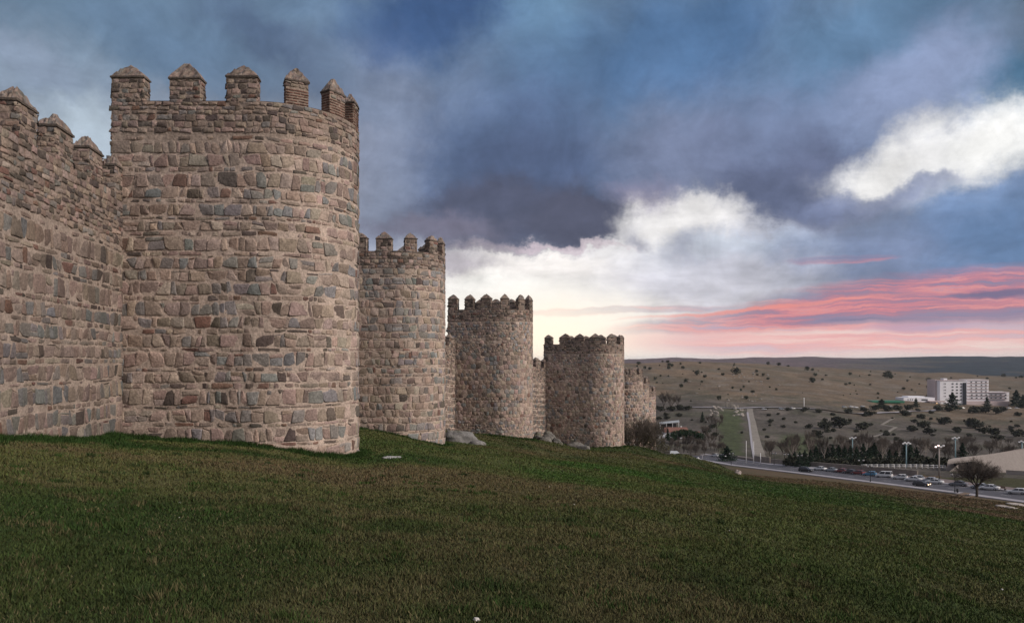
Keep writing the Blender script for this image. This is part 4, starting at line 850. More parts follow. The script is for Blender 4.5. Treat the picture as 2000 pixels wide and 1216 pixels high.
# umbrella pine and cypress by the red roofed house
um = empty('umbrella_pine', (0, 0, 0), 0, 'wide flat dark green umbrella pine in front of the red roofed house', 'tree'); t = MB(); t.tube((0, 0, -.5), (0, 0, 4), .4, .2, 7); t.build('trunk', M['bark'], um); b = MB()
pp = np.concatenate([blobpts(700, (dx, rg.uniform(-1, 1), 3.3+dz), (3.2, 3.0, 1.6), .4) for dx, dz in ((-6, -.8), (-3, .2), (0, .7), (3, .5), (6, 0), (8, -.6))]); leaves(b, pp, .6, lcol(len(pp), (.022, .045, .020), .5)); b.build('crown', M['leaf'], um); setxy(um, 1334, 860, 400); um.scale = (1.05, 1.0, 1.35)
cy = empty('cypress', (0, 0, 0), 0, 'thin dark cypress at the left gable of the red roofed house', 'tree'); t = MB(); t.tube((0, 0, -.3), (0, 0, 4), .1, .05, 5); t.build('trunk', M['bark'], cy); b = MB(); pp = blobpts(600, (0, 0, 3), (.6, .6, 3), .2); leaves(b, pp, .4, lcol(600, (.016, .026, .016), .4)); b.build('crown', M['leaf'], cy); setxy(cy, 1304, 848, 425)

# ---------------------------------------------------------------- road, pavements, plaza
def RP(t, s, dz=0.0): return (RX0+RDX*t+RDY*s, RY0+RDY*t-RDX*s, float(zroad(t))+dz)
def ribbon(name, m, s0, s1, dz, t0=-130, t1=165, step=5, thick=.0, kind='structure'):
    ts = np.arange(t0, t1+.1, step); n = len(ts); b = MB()
    V = np.array([RP(t, s0, dz) for t in ts]+[RP(t, s1, dz) for t in ts]+[RP(t, s0, dz-.3) for t in ts]+[RP(t, s1, dz-.3) for t in ts]); i = np.arange(n-1)
    F_ = [np.stack([i, i+1, i+1+n, i+n], 1)]
    if thick: F_ += [np.stack([i, i+1, i+1+2*n, i+2*n], 1), np.stack([i+n, i+1+n, i+1+3*n, i+3*n], 1)]
    b.add(V, F_, (.3, .3, .3)); o = b.build(name, M[m]); o['kind'] = kind; return o
ribbon('road', 'road', 2.6, 12.8, 0.0)
ribbon('near_pavement', 'pave', 0, 2.6, .13, thick=1)
ribbon('far_pavement', 'pave', 15.2, 17.0, .13, thick=1)
ribbon('parking_lane', 'road', 12.804, 15.2, .004)
ribbon('plaza', 'plaza', 17.0, 26.0, .02)
for s_ in (12.7,): ribbon('road_marking', 'paint', s_, s_+.12, .008)
b = MB()
for t in np.arange(-120, 150, 8.0):
    p = [RP(t, 7.65, .008), RP(t+3, 7.65, .008), RP(t+3, 7.77, .008), RP(t, 7.77, .008)]; b.add(np.array(p), np.array([(0, 1, 2, 3)]))
b.build('centre_line', M['paint'])['kind'] = 'structure'
b = MB(); ts = np.arange(70, 118, 4.0)       # the pale paved apron at the foot of the flagpoles
V = np.array([RP(t, 17.3, .06) for t in ts]+[RP(t, 17.3+5*math.sin((t-70)/48*3.1)+1, .06) for t in ts]); n = len(ts); b.add(V, np.array([(i, i+1, i+1+n, i+n) for i in range(n-1)])); b.build('paved_apron', M['pave'])['kind'] = 'structure'
# lawn of the congress hall
b = MB(); g_ = [RP(t, s_, .05) for t, s_ in ((38, 26.3), (-2, 22), (-60, 30), (-60, 52), (30, 44))]; b.add(np.array(g_), np.array([(0, 1, 2, 3, 4)]), (.060, .060, .028)); b.build('hall_lawn', M['ground'])['kind'] = 'structure'

# valley path
def strip(name, m, pts, w_, lift=.15, kind='structure', c=(.3, .3, .3), n=60):
    pts = np.array(pts, float); s_ = np.linspace(0, len(pts)-1, n); x = np.interp(s_, range(len(pts)), pts[:, 0]); y = np.interp(s_, range(len(pts)), pts[:, 1])
    dx = np.gradient(x); dy = np.gradient(y); l = np.hypot(dx, dy); nx = dy/l; ny = -dx/l; b = MB(); W_ = np.interp(s_, range(len(pts)), pts[:, 2])/2 if pts.shape[1] > 2 else w_/2
    xl, yl, xr, yr = x-nx*W_, y-ny*W_, x+nx*W_, y+ny*W_; zc_ = zt(x, y)+lift
    V = np.vstack([np.c_[xl, yl, np.maximum(zc_, zt(xl, yl)+.1)], np.c_[xr, yr, np.maximum(zc_, zt(xr, yr)+.1)]]); b.add(V, np.array([(i, i+1, i+1+n, i+n) for i in range(n-1)]), c, 0, True)
    o = b.build(name, M[m]); o['kind'] = kind; return o
def XY(px, D): return ((px-CX)/F*D, D)
strip('cobbled_path', 'path', [XY(1485, 322)+(4.6,), XY(1482, 370)+(4.7,), XY(1477, 430)+(4.7,), XY(1472, 500)+(4.6,), XY(1467, 560)+(4.6,), XY(1464, 625)+(4.6,)], 5.5)
strip('gravel_path', 'pave', [XY(1473, 322)+(1,), XY(1469, 400)+(1.2,), XY(1465, 500)+(1.2,), XY(1460, 600)+(1.5,)], 1, .2)
strip('hill_road', 'pave', [XY(1345, 622), XY(1400, 622), XY(1440, 622), XY(1500, 628), XY(1600, 640), XY(1680, 650), XY(1760, 690), XY(1840, 760)], 7, .5)
strip('dirt_track', 'path', [XY(1700, 500), XY(1735, 540), XY(1750, 570), XY(1722, 590), XY(1745, 640)], 2.5, .3)

# ---------------------------------------------------------------- walls and fences
def wallrun(name, label, pts, h, th, m, cat='wall', cap_=True):
    root = empty(name, (pts[0][0], pts[0][1], pts[0][2]), 0, label, cat); o0 = np.array(pts[0]); b = MB(); c = MB()
    for p0, p1 in zip(pts[:-1], pts[1:]):
        p0 = np.array(p0)-o0; p1 = np.array(p1)-o0; d = (p1-p0)[:2]; d = d/np.linalg.norm(d); n = np.array((-d[1], d[0]))*th/2
        for mb_, a, z0, z1 in ((b, 1, -1.2, h-.12), (c, 1.25, h-.12, h)):
            V = [(q[0]+sg*n[0]*a, q[1]+sg*n[1]*a, q[2]+zz) for zz in (z0, z1) for q in (p0, p1) for sg in (-1, 1)]
            mb_.add(np.array(V), np.array([(0, 1, 3, 2), (4, 5, 7, 6), (0, 1, 5, 4), (2, 3, 7, 6), (0, 2, 6, 4), (1, 3, 7, 5)]))
    b.build('wall_body', M[m], root); c.build('coping', M['path'], root); return root
def TP(t, s_): return RP(t, s_, 0)
wallrun('retaining_wall', 'long low stone wall along the far side of the road below the conifers', [TP(114, 19), TP(96, 22.5), TP(60, 25.5), TP(44, 26.2)], 1.7, .5, 'lowwall')
wallrun('stone_parapet', 'higher short stone parapet left of the flagpoles beside the paved apron', [TP(124, 17.5), TP(114.5, 18.9)], 2.3, .5, 'lowwall')
wallrun('roadside_wall', 'low dark stone wall continuing the parapet toward the mound', [TP(160, 17.2), TP(124.5, 17.4)], 1.1, .5, 'lowwall')
# white rail fence
p0 = np.array(XY(1682, 268)+(0,)); p1 = np.array(XY(1846, 262)+(0,)); nF = 15; fe = empty('rail_fence', (p0[0], p0[1], gz(p0[0], p0[1])), 0, 'white two rail fence between the plaza and the dark conifers', 'fence'); z0 = fe.location[2]
fp = []
for i in range(nF+1):
    p = p0+(p1-p0)*i/nF; z = gz(p[0], p[1]); fp.append((p[0]-p0[0], p[1]-p0[1], z-z0)); b = MB(); b.box(-.09, .09, -.09, .09, -.2, 1.3); b.build('post', M['whitem'], fe, fp[-1])
for hh_ in (.55, 1.15):
    b = MB()
    for a, c_ in zip(fp[:-1], fp[1:]): b.tube((a[0], a[1]-.12, a[2]+hh_), (c_[0], c_[1]-.12, c_[2]+hh_), .09, .09, 4)
    b.build('rail', M['whitem'], fe)

# ---------------------------------------------------------------- lamp posts
def lamppost():
    root = empty('street_lamp', (0, 0, 0), 0, 'street lamp', 'street lamp'); b = MB()
    for z0, z1, r0, r1 in ((0, .12, .2, .2), (.12, .9, .13, .10), (.9, 1.0, .14, .14), (1.0, 3.9, .065, .05), (3.9, 4.15, .07, .03)): b.tube((0, 0, z0), (0, 0, z1), r0, r1, 8)
    b.build('post', M['dark'], root); b = MB(); b.tube((-.75, 0, 3.75), (.75, 0, 3.75), .035, .035, 6)
    for s_ in (-1, 1): b.tube((s_*.15, 0, 3.4), (s_*.55, 0, 3.75), .02, .02, 4)
    b.build('cross_arm', M['dark'], root)
    for s_ in (-1, 1):
        b = MB(); b.tube((s_*.7, 0, 3.75), (s_*.7, 0, 3.95), .12, .24, 6); b.build('lantern_base', M['dark'], root)
        b = MB(); b.tube((s_*.7, 0, 3.95), (s_*.7, 0, 4.25), .22, .25, 6); l = b.build('lantern', M['lens'], root)
        b = MB(); b.tube((s_*.7, 0, 4.25), (s_*.7, 0, 4.48), .30, .03, 6); b.build('lantern_cap', M['dark'], l)
    return root
lp = lamppost(); first = 1
LPS = [(1428, 1.2, 'double lantern lamp post at the left end of the road, below the stone parapet'), (1700, 1.2, 'double lantern lamp post on the near pavement before the blue car'), (1865, 1.2, 'double lantern lamp post beside the litter bin'),
       (1536, 16, 'far side lamp post just right of the path gate'), (1562, 16, 'far side lamp post behind the black car'), (1682, 16, 'far side lamp post left of the blue car'), (1512, 16.4, 'far side lamp post nearest to the gate, thin and distant'), (1835, 15.6, 'far side lamp post in front of the lit floodlight mast')]
def road_at(px, s_):
    k = (px-CX)/F; t = (RX0+RDY*s_-k*(RY0-RDX*s_))/(k*RDY-RDX); return t, RP(t, s_, .13)
for px, s_, lb in LPS:
    t, p = road_at(px, s_); place(lp, not first, p, R(rnd.uniform(-15, 25)), 1.03, lb, 'street lamps along the road'); first = 0
# litter bin
t, p = road_at(1870, 1.0); lb_ = empty('litter_bin', p, 0, 'dark litter bin standing beside the lamp post on the near pavement', 'bin'); b = MB(); b.tube((0, 0, .1), (0, 0, .85), .24, .28, 10); b.build('bin_body', M['dark'], lb_); b = MB(); b.tube((0, 0, .85), (0, 0, .98), .3, .2, 10); b.build('lid', M['dark'], lb_); b = MB(); b.tube((0, 0, 0), (0, 0, .1), .12, .12, 6); b.build('foot', M['dark'], lb_)
# floodlight masts
def mast(px, D, ytop, ybase, heads, label, lit=False, m='steel', grp='floodlight masts beyond the plaza'):
    x, y = XY(px, D); zt_ = (HY-ytop)/F*D; zb_ = min((HY-ybase)/F*D, gz(x, y)); H = zt_-zb_
    root = empty('floodlight_mast', (x, y, zb_), 0, label, 'floodlight mast', grp); b = MB(); b.tube((0, 0, 0), (0, 0, H), .26, .17, 10); b.tube((0, 0, 0), (0, 0, .3), .45, .45, 8); b.build('pole', M[m], root)
    b = MB(); b.tube((-1.3, 0, H-.25), (1.3, 0, H-.25), .08, .08, 5); b.tube((-.9, .2, H-.9), (.9, .2, H-.9), .06, .06, 5); b.build('crossbar', M[m], root)
    for i in range(heads):
        hx = -1.2+2.4*i/(heads-1); hz = H-.25+(.3 if i % 2 else -.05); f = MB(); f.box(-.3, .3, -.18, .12, -.2, .25); hd = f.build('floodlight', M['whitem'], root, (hx, -.25, hz)); f = MB(); f.box(-.25, .25, -.2, -.182, -.15, .2); f.build('lens', M['lampon' if lit and i < 2 else 'lens'], hd)
mast(1770, 268, 864, 918, 5, 'green grey floodlight mast before the dark conifers, left of the lit one')
mast(1834, 232, 870, 940, 4, 'floodlight mast with its lamps lit, left of the sloping hall', True, 'beige')
mast(1866, 292, 854, 905, 4, 'floodlight mast rising behind the roof of the sloping hall')
mast(1996, 292, 861, 900, 4, 'floodlight mast at the right edge behind the sloping hall')
mast(1665, 330, 854, 900, 4, 'pale floodlight mast behind the conifer row, farthest left')
# flagpoles and gate at the foot of the path
for px, yt, yb, lb in ((1457.5, 861, 899, 'white flagpole, left of the pair by the paved apron'), (1472, 862, 900, 'white flagpole, right of the pair by the cobbled path'), (1485.5, 884, 901, 'short pale post at the left of the path gate')):
    D = 300; x, y = XY(px, D); z = gz(x, y); H = (HY-yt)/F*D-z; r_ = empty('flagpole', (x, y, z), 0, lb, 'pole'); b = MB(); b.tube((0, 0, -.3), (0, 0, H), .14, .09, 8); b.build('pole', M['whitem'], r_); b = MB(); b.tube((0, 0, H), (0, 0, H+.15), .14, .02, 8); b.build('finial', M['whitem'], r_)
x, y = XY(1492, 318); g = empty('path_gate', (x, y, gz(x, y)), 0, 'pale five bar metal gate across the foot of the cobbled path', 'gate'); 
for s_ in (-1.3, 1.3, 2.0): b = MB(); b.box(s_-.1, s_+.1, -.1, .1, -.3, 3.0); b.build('gate_post', M['path'], g)
b = MB()
for k in range(5): b.box(-1.2, 1.2, -.04, .04, .4+k*.5, .52+k*.5)
b.build('bars', M['path'], g)
x, y = XY(1359, 300); gp = empty('gate_piers', (x, y, gz(x, y)), 0, 'pair of squat white gate piers below the mound', 'gate')
for s_ in (-.9, .9): b = MB(); b.box(s_-.4, s_+.4, -.4, .4, -.5, 1.7); q_ = b.build('pier', M['whitem'], gp); b = MB(); b.tube((s_, 0, 1.7), (s_, 0, 2.05), .6, .1, 4); b.build('pier_cap', M['whitem'], q_)
x, y = XY(1372, 285); b = MB(); wl = empty('utility_pole', (x, y, gz(x, y)), 0, 'short grey pole with a flat top bar left of the stone parapet', 'pole'); b.tube((0, 0, 0), (0, 0, 3.6), .16, .12, 6); b.build('pole', M['pave'], wl); b = MB(); b.box(-.7, .7, -.12, .12, 3.6, 3.85); b.build('top_bar', M['pave'], wl)

# ---------------------------------------------------------------- cars
def car(label, paint, kind='hatch', lit=False):
    S = {'hatch': (4.0, 1.72, 1.46, .95, (-1.88, 1.0), (-1.45, .2)), 'sedan': (4.5, 1.78, 1.42, .93, (-1.55, 1.05), (-.85, .3)), 'suv': (4.5, 1.85, 1.70, 1.05, (-2.12, 1.05), (-1.85, .35)), 'van': (4.6, 1.88, 1.88, 1.08, (-2.22, 1.45), (-2.1, .75)), 'wagon': (4.6, 1.78, 1.46, .94, (-2.15, 1.05), (-1.75, .3))}[kind]
    Ln, Wd, Ht, Bl, cb, cr_ = S; h = Ln/2; w2 = Wd/2; root = empty('parked_car', (0, 0, 0), 0, label, 'car'); b = MB()
    st_ = [(-h, .42, Bl-.22, w2*.86), (-h+.12, .28, Bl-.02, w2*.97), (-h+.9, .24, Bl, w2), (cb[1], .24, Bl, w2), (h-.55, .24, Bl-.13, w2*.98), (h-.12, .28, Bl-.28, w2*.93), (h, .36, Bl-.42, w2*.82)]
    rings = []
    for x, zb_, z1, ww in st_: rings += [(x, -ww*.96, zb_), (x, -ww, (zb_+z1)/2), (x, -ww*.93, z1-.06), (x, -ww*.8, z1), (x, ww*.8, z1), (x, ww*.93, z1-.06), (x, ww, (zb_+z1)/2), (x, ww*.96, zb_)]
    n = len(st_); fs_ = [(i*8+j, i*8+(j+1) % 8, (i+1)*8+(j+1) % 8, (i+1)*8+j) for i in range(n-1) for j in range(8)]
    b.poly(rings, fs_+[tuple(range(8))[::-1], tuple(range((n-1)*8, n*8))], smooth=True)
    cw, rw = w2*.86, w2*.70; zr_ = Ht
    cab = [(cb[0], -cw, Bl-.03), (cb[1], -cw, Bl-.03), (cb[1], cw, Bl-.03), (cb[0], cw, Bl-.03), (cr_[0], -rw, zr_-.05), (cr_[1], -rw, zr_-.05), (cr_[1], rw, zr_-.05), (cr_[0], rw, zr_-.05), (cr_[0]+.1, -rw*.85, zr_), (cr_[1]-.1, -rw*.85, zr_), (cr_[1]-.1, rw*.85, zr_), (cr_[0]+.1, rw*.85, zr_)]
    b.poly(cab, [(0, 1, 5, 4), (1, 2, 6, 5), (2, 3, 7, 6), (3, 0, 4, 7), (4, 5, 9, 8), (5, 6, 10, 9), (6, 7, 11, 10), (7, 4, 8, 11), (8, 9, 10, 11)])
    b.build('body', paint, root)
    def pane(q, nm='window', off=.012, inset=.12, split=()):
        q = np.array(q, float); nrm = np.cross(q[1]-q[0], q[3]-q[0]); nrm /= np.linalg.norm(nrm); ctr = q.mean(0)
        if np.dot(nrm, ctr-np.array((0, 0, Bl))) < 0 and abs(nrm[2]) < .99: nrm = -nrm
        for a, c_ in (split or ((0, 1),)):
            qa = np.array([q[0]*(1-a)+q[1]*a, q[0]*(1-c_)+q[1]*c_, q[3]*(1-c_)+q[2]*c_, q[3]*(1-a)+q[2]*a]); m_ = qa.mean(0); qa = m_+(qa-m_)*(1-inset)+nrm*off
            p = MB(); p.add(np.vstack([qa, qa-nrm*.02]), np.array([(0, 1, 2, 3), (4, 5, 6, 7), (0, 1, 5, 4), (1, 2, 6, 5), (2, 3, 7, 6), (3, 0, 4, 7)])); p.build(nm, M['window'], root)
    sp_ = ((.04, .5), (.52, .97)); C_ = np.array(cab)
    pane(C_[[0, 1, 5, 4]], split=sp_); pane(C_[[3, 2, 6, 7]], split=sp_); pane(C_[[1, 2, 6, 5]], 'windscreen'); pane(C_[[3, 0, 4, 7]], 'rear_window')
    for x in (-Ln*.31, Ln*.315):
        for s_ in (-1, 1):
            t_ = MB(); t_.tube((0, -.10, 0), (0, .10, 0), .32, .32, 14); wv_ = t_.build('wheel', M['tyre'], root, (x, s_*(w2-.09), .32)); t_ = MB(); t_.tube((0, s_*.09, 0), (0, s_*.115, 0), .20, .17, 10); t_.build('rim', M['rim'], wv_)
    for s_ in (-1, 1):
        t_ = MB(); t_.box(-.1, .04, -.17, .17, -.07, .07); t_.build('headlight', M['headon' if lit else 'lens'], root, (h-.06, s_*w2*.66, Bl-.36))
        t_ = MB(); t_.box(-.04, .08, -.10, .10, -.14, .14); t_.build('tail_light', M['red'], root, (-h+.05, s_*w2*.74, Bl-.28))
    return root
RA = math.atan2(RDY, RDX)      # heading of the road, away from the camera
PT = {'black': carpaint('black_paint', (.012, .012, .014)), 'dk': carpaint('dark_paint', (.03, .03, .036)), 'white': carpaint('white_paint', (.62, .63, .64)), 'blue': carpaint('blue_paint', (.06, .20, .34)), 'silver': carpaint('silver_paint', (.30, .33, .36)), 'red': carpaint('red_paint', (.16, .025, .025)), 'grey': carpaint('grey_paint', (.13, .14, .16))}
def putcar(px, s_, label, paint, kind, rz=0, grp=None, lit=False):
    t, p = road_at(px, s_); c_ = car(label, PT[paint], kind, lit); c_.location = (p[0], p[1], p[2]-.12); sl_ = math.atan2(zroad(t+4)-zroad(t-4), 8); a = RA+rz
    c_.rotation_euler = (0, -sl_*math.cos(rz), a)
    if grp: c_['group'] = grp
    return c_
G2 = 'cars parked in a row along the far kerb'
putcar(1574, 6.2, 'black estate car driving on the road at the left, nearest the conifers', 'black', 'suv', math.pi+.55)
putcar(1800, 5.2, 'dark car with lit headlights driving toward the camera', 'dk', 'hatch', math.pi+.5, lit=True)
for px, s_, lb, pt_, kd, rz in [(1699, 14.2, 'blue hatchback parked left of the white van', 'blue', 'hatch', .62), (1727, 14.4, 'white van with side windows parked between blue and white cars', 'white', 'van', .62), (1758, 14.4, 'white hatchback parked right of the white van', 'white', 'hatch', .62), (1788, 15.6, 'silver estate parked behind the low white car', 'silver', 'wagon', .62), (1784, 13.4, 'low white car in front of the silver estate', 'white', 'sedan', .62),
    (1815, 14.8, 'silver grey hatchback parked left of the floodlight mast', 'silver', 'hatch', .62), (1825, 12.9, 'low white car behind the lamp post, mostly hidden', 'white', 'sedan', .62), (1915, 13.6, 'silver car seen through the bare tree branches', 'silver', 'sedan', .5), (1933, 13.2, 'white car right of the bare tree trunk', 'white', 'sedan', .5), (1987, 11.8, 'white car cut by the right edge of the photo', 'white', 'hatch', .5),
    (1872, 14.0, 'dark blue car left of the bare tree', 'grey', 'sedan', .5), (1602, 14.2, 'white car farthest along the kerb beyond the black car', 'white', 'sedan', .3), (1624, 14.2, 'pale car second from the far end of the row', 'silver', 'sedan', .3), (1643, 14.2, 'red car parked below the conifers, third from the far end', 'red', 'hatch', .3), (1660, 14.2, 'dark car parked between two red cars', 'dk', 'hatch', .3), (1676, 14.2, 'red car parked left of the blue hatchback', 'red', 'hatch', .4),
    (1412, 15.5, 'pale car at the left end of the road beyond the lamp post', 'silver', 'sedan', .2), (1398, 14.0, 'white car nearest the mound at the left end of the road', 'white', 'sedan', .2)]:
    putcar(px, s_, lb, pt_, kd, rz, G2)
# bench and picnic table
t, p = road_at(1958, 15.5); be = empty('park_bench', p, RA, 'dark park bench on the plaza between the parked white cars', 'bench'); b = MB(); b.box(-1.1, 1.1, -.25, .25, .42, .48); b.build('seat', M['wood'], be); b = MB(); b.box(-1.1, 1.1, .25, .30, .55, .95); b.build('backrest', M['wood'], be)
for s_ in (-.8, .8): b = MB(); b.box(s_-.05, s_+.05, -.22, .28, 0, .42); b.build('leg', M['dark'], be)
x, y, z = GH(1881, 974, 100, 200); pt = empty('picnic_table', (x, y, z), R(35), 'weathered picnic table on brown grass left of the bare tree', 'table'); b = MB(); b.box(-1.3, 1.3, -.4, .4, .70, .77); b.build('tabletop', M['wood'], pt)
for s_ in (-1, 1): b = MB(); b.box(-1.3, 1.3, s_*.85-.15, s_*.85+.15, .42, .48); b.build('bench_seat', M['wood'], pt)
for s_ in (-.9, .9):
    for q in (-1, 1): b = MB(); b.tube((s_, q*.75, 0), (s_, q*.2, .7), .05, .05, 4); b.build('leg', M['wood'], pt)

# ---------------------------------------------------------------- buildings
def bldg(px, D, name, label, cat='building', zb=None):
    x, y = XY(px, D); z = gz(x, y) if zb is None else zb; return empty(name, (x, y, z), -math.atan2(x, y)*0, label, cat), x, y, z
def pbox(parent, x, y, z, px0, px1, y0, y1, d0, d1, nm, m, base_down=0):
    b = MB(); D = d0; b.box((px0-CX)/F*D-x, (px1-CX)/F*D-x, d0-y, d1-y, (HY-y1)/F*D-z-base_down, (HY-y0)/F*D-z); return b.build(nm, M[m], parent)
def wins(parent, par_off, x, y, z, pxs, pys, wpx, hpx, D, m='glassd'):
    for px in pxs:
        for py in pys:
            w_ = wpx/F*D/2; h_ = hpx/F*D/2; b = MB(); b.box(-w_, w_, -.12, .12, -h_, h_); wn = b.build('window', M[m], parent, ((px-CX)/F*D-x, D-y-.02, (HY-py)/F*D-z))
            b = MB(); b.box(-w_-.12, w_+.12, -.22, .1, -h_-.22, -h_-.02); b.build('sill', M['white'], wn)
ho, x, y, z = bldg(1875, 850, 'hotel', 'large white hotel block with a dark stair strip on the far valley floor')
for a in [(1836, 1887, 743, 795, 842, 862, 'front_block', 'white', 6), (1826, 1836, 741, 795, 848, 864, 'balcony_block', 'pinkish', 6), (1889, 1931, 741, 795, 850, 866, 'rear_wing', 'white', 6), (1931, 1971, 765, 795, 852, 866, 'low_wing', 'white', 6), (1889, 1972, 783, 796, 846, 852, 'ground_floor', 'pinkish', 6), (1881.5, 1887.5, 747, 790, 841, 844, 'stair_strip', 'glassd', 0)]: pbox(ho, x, y, z, *a[:7+1-0][:8], a[8])
for k, yy in enumerate((741.5, 747, 753, 759, 765)): pbox(ho, x, y, z, 1889, 1931, yy, yy+1.1, 849.2, 850, 'balcony_band', 'pinkish')
for yy in (765.2, 771.4, 777.6): pbox(ho, x, y, z, 1889, 1970.5, yy, yy+1.1, 849.0, 852.4, 'balcony_band', 'pinkish')
wins(ho, 0, x, y, z, (1860.5, 1869, 1877), (749, 755, 761.3, 767.3, 773.5, 780), 3.6, 2.2, 842); wins(ho, 0, x, y, z, (1844, 1846.6), (749, 755, 761.3, 767.3, 773.5), 1.1, 2.2, 842)
wins(ho, 0, x, y, z, (1832.5,), (747.6, 753.8, 759.8, 766, 772), 2.2, 2.4, 848); wins(ho, 0, x, y, z, (1897, 1906.4, 1917, 1925.5), (746, 752, 758.3, 764), 3.0, 2.0, 850)
wins(ho, 0, x, y, z, (1898, 1907.5, 1917, 1926.5, 1936, 1945, 1954.5, 1964), (770.6, 776.8), 3.4, 2.2, 848.9)
pbox(ho, x, y, z, 1843, 1850, 738.5, 743, 850, 856, 'roof_house', 'white'); pbox(ho, x, y, z, 1836, 1887.5, 742.2, 743.2, 841.5, 862, 'parapet', 'pinkish')
an, x, y, z = bldg(1800, 845, 'hotel_annex', 'low flat roofed white annex left of the hotel')
for a in [(1765, 1826, 776, 796, 838, 856, 'wall', 'white', 6), (1774, 1806, 773.5, 776.2, 842, 856, 'upper_floor', 'white', 0), (1815, 1846, 782.5, 784.5, 832, 838, 'entrance_canopy', 'pinkish', 0)]: pbox(an, x, y, z, *a[:8], a[8])
pbox(an, x, y, z, 1800, 1812, 779, 781.5, 837.8, 838.1, 'long_window', 'glassd'); wins(an, 0, x, y, z, (1773.5, 1778, 1782), (780,), 1.2, 2.6, 838)
for px in (1778, 1815, 1830): pbox(an, x, y, z, px-.8, px+.8, 786, 789, 837.7, 838.05, 'lit_window', 'warm')
for px in (1818, 1822, 1838, 1844): pbox(an, x, y, z, px-.4, px+.4, 784.5, 794, 832.5, 833.3, 'column', 'white', 2)
fs2, x, y, z = bldg(1735, 800, 'filling_station', 'filling station with a long flat green canopy left of the hotel'); pbox(fs2, x, y, z, 1704, 1767, 782.6, 786.4, 790, 806, 'canopy', 'green')
for px in (1712, 1733, 1756): pbox(fs2, x, y, z, px-.6, px+.6, 786.4, 796, 796, 797.2, 'column', 'white', 2)
pbox(fs2, x, y, z, 1735, 1762, 787.5, 795, 802, 810, 'shop', 'pinkish', 3)
for i, (px, py) in enumerate(((1648, 795), (1662, 794.5), (1671, 796), (1684, 794), (1739, 795), (1880, 797), (1960, 797), (1970, 797), (1985, 797), (1525, 799), (1492, 799.5), (1548, 798))):
    x, y, z = GH(px, py+1, 560, 900); c_ = car('small pale car parked beside the far hill road', PT['white' if i % 3 else 'silver'], 'hatch' if i != 4 else 'van'); c_.location = (x, y-1, z+.3); c_.rotation_euler = (0, 0, rnd.uniform(-.3, .3)); c_['group'] = 'pale cars along the far hill road'
# red roofed house
rh, x, y, z = bldg(1320, 430, 'red_roofed_house', 'long white house with a red tiled roof behind the umbrella pine', 'house')
Wd_ = 13.5; b = MB(); b.box(-Wd_/2, Wd_/2, -3, 4, -2, 3.6); b.build('wall', M['white'], rh)
def gable(w_, d0, d1, z0, z1, e=.5):
    b = MB(); m_ = (d0+d1)/2; V = [(-w_/2-e, d0-e, z0), (w_/2+e, d0-e, z0), (w_/2+e, d1+e, z0), (-w_/2-e, d1+e, z0), (-w_/2-e+1, m_, z1), (w_/2+e-1, m_, z1)]; b.poly(V+[(a, c_, q-.15) for a, c_, q in V[:4]], [(0, 1, 5, 4), (1, 2, 5), (2, 3, 4, 5), (3, 0, 4), (6, 7, 8, 9), (0, 1, 7, 6), (1, 2, 8, 7), (2, 3, 9, 8), (3, 0, 6, 9)]); return b
rf = gable(Wd_, -3, 4, 3.6, 6.0).build('roof', M['tile'], rh); b = MB(); b.box(3, 3.6, 1, 1.6, 5, 6.6); b.build('chimney', M['white'], rf)
for k in range(5): b = MB(); b.box(-.5, .5, -.06, .06, -.7, .7); wn = b.build('window', M['glassd'], rh, (-5+k*2.4, -3.04, 2.1)); b = MB(); b.box(-.6, .6, -.12, .05, -.85, -.72); b.build('sill', M['white'], wn)
an2, x, y, z = bldg(1356, 432, 'lean_to_house', 'smaller red roofed outbuilding stepping down right of the long house', 'house'); b = MB(); b.box(-3.4, 3.4, -2, 3, -2, 2.2); b.build('wall', M['beige'], an2); gable(6.8, -2, 3, 2.2, 3.8).build('roof', M['tile'], an2); b = MB(); b.box(-.5, .5, -2.05, -1.98, .2, 1.6); b.build('door', M['glassd'], an2)
sh2, x, y, z = bldg(1306, 500, 'open_shed', 'open sided shed with a pale metal roof above the red roofed house', 'shed'); b = MB(); b.poly([(-6.5, -3, 3.2), (6.5, -3, 4.6), (7.5, 4, 5.2), (-5.5, 4, 3.8), (-6.5, -3, 3.0), (6.5, -3, 4.4), (7.5, 4, 5.0), (-5.5, 4, 3.6)], [(0, 1, 2, 3), (4, 5, 6, 7), (0, 1, 5, 4), (1, 2, 6, 5), (2, 3, 7, 6), (3, 0, 4, 7)]); b.build('roof', M['greyroof'], sh2)
for s_ in (-6, -2, 2, 6): b = MB(); b.tube((s_, -2.7, -1), (s_, -2.7, 3.8+s_*.1), .12, .12, 6); b.build('post', M['white'], sh2)
b = MB(); b.box(-5, 5.5, 2.5, 3.5, -1, 3.2); b.build('rear_wall', M['dark'], sh2)
bl_, x, y, z = bldg(1291, 425, 'balustrade', 'white balustrade left of the umbrella pine beside the far tower', 'balustrade'); b = MB(); b.box(-2.6, 2.6, -.15, .15, 1.5, 1.8); b.build('rail', M['white'], bl_)
for k in range(9): b = MB(); b.tube((-2.4+k*.6, 0, -.4), (-2.4+k*.6, 0, 1.5), .14, .10, 6); b.build('baluster', M['white'], bl_)
pr, x, y, z = bldg(1315, 255, 'pale_roof_hut', 'pale low hipped roof showing just above the mound', 'hut'); z_ = (HY-885)/F*255-z; b = MB(); b.box(-1.9, 1.9, -1.5, 1.5, -1, z_); b.build('wall', M['lowwall'], pr); gable(3.8, -1.5, 1.5, z_, z_+.9, .3).build('roof', M['greyroof'], pr)
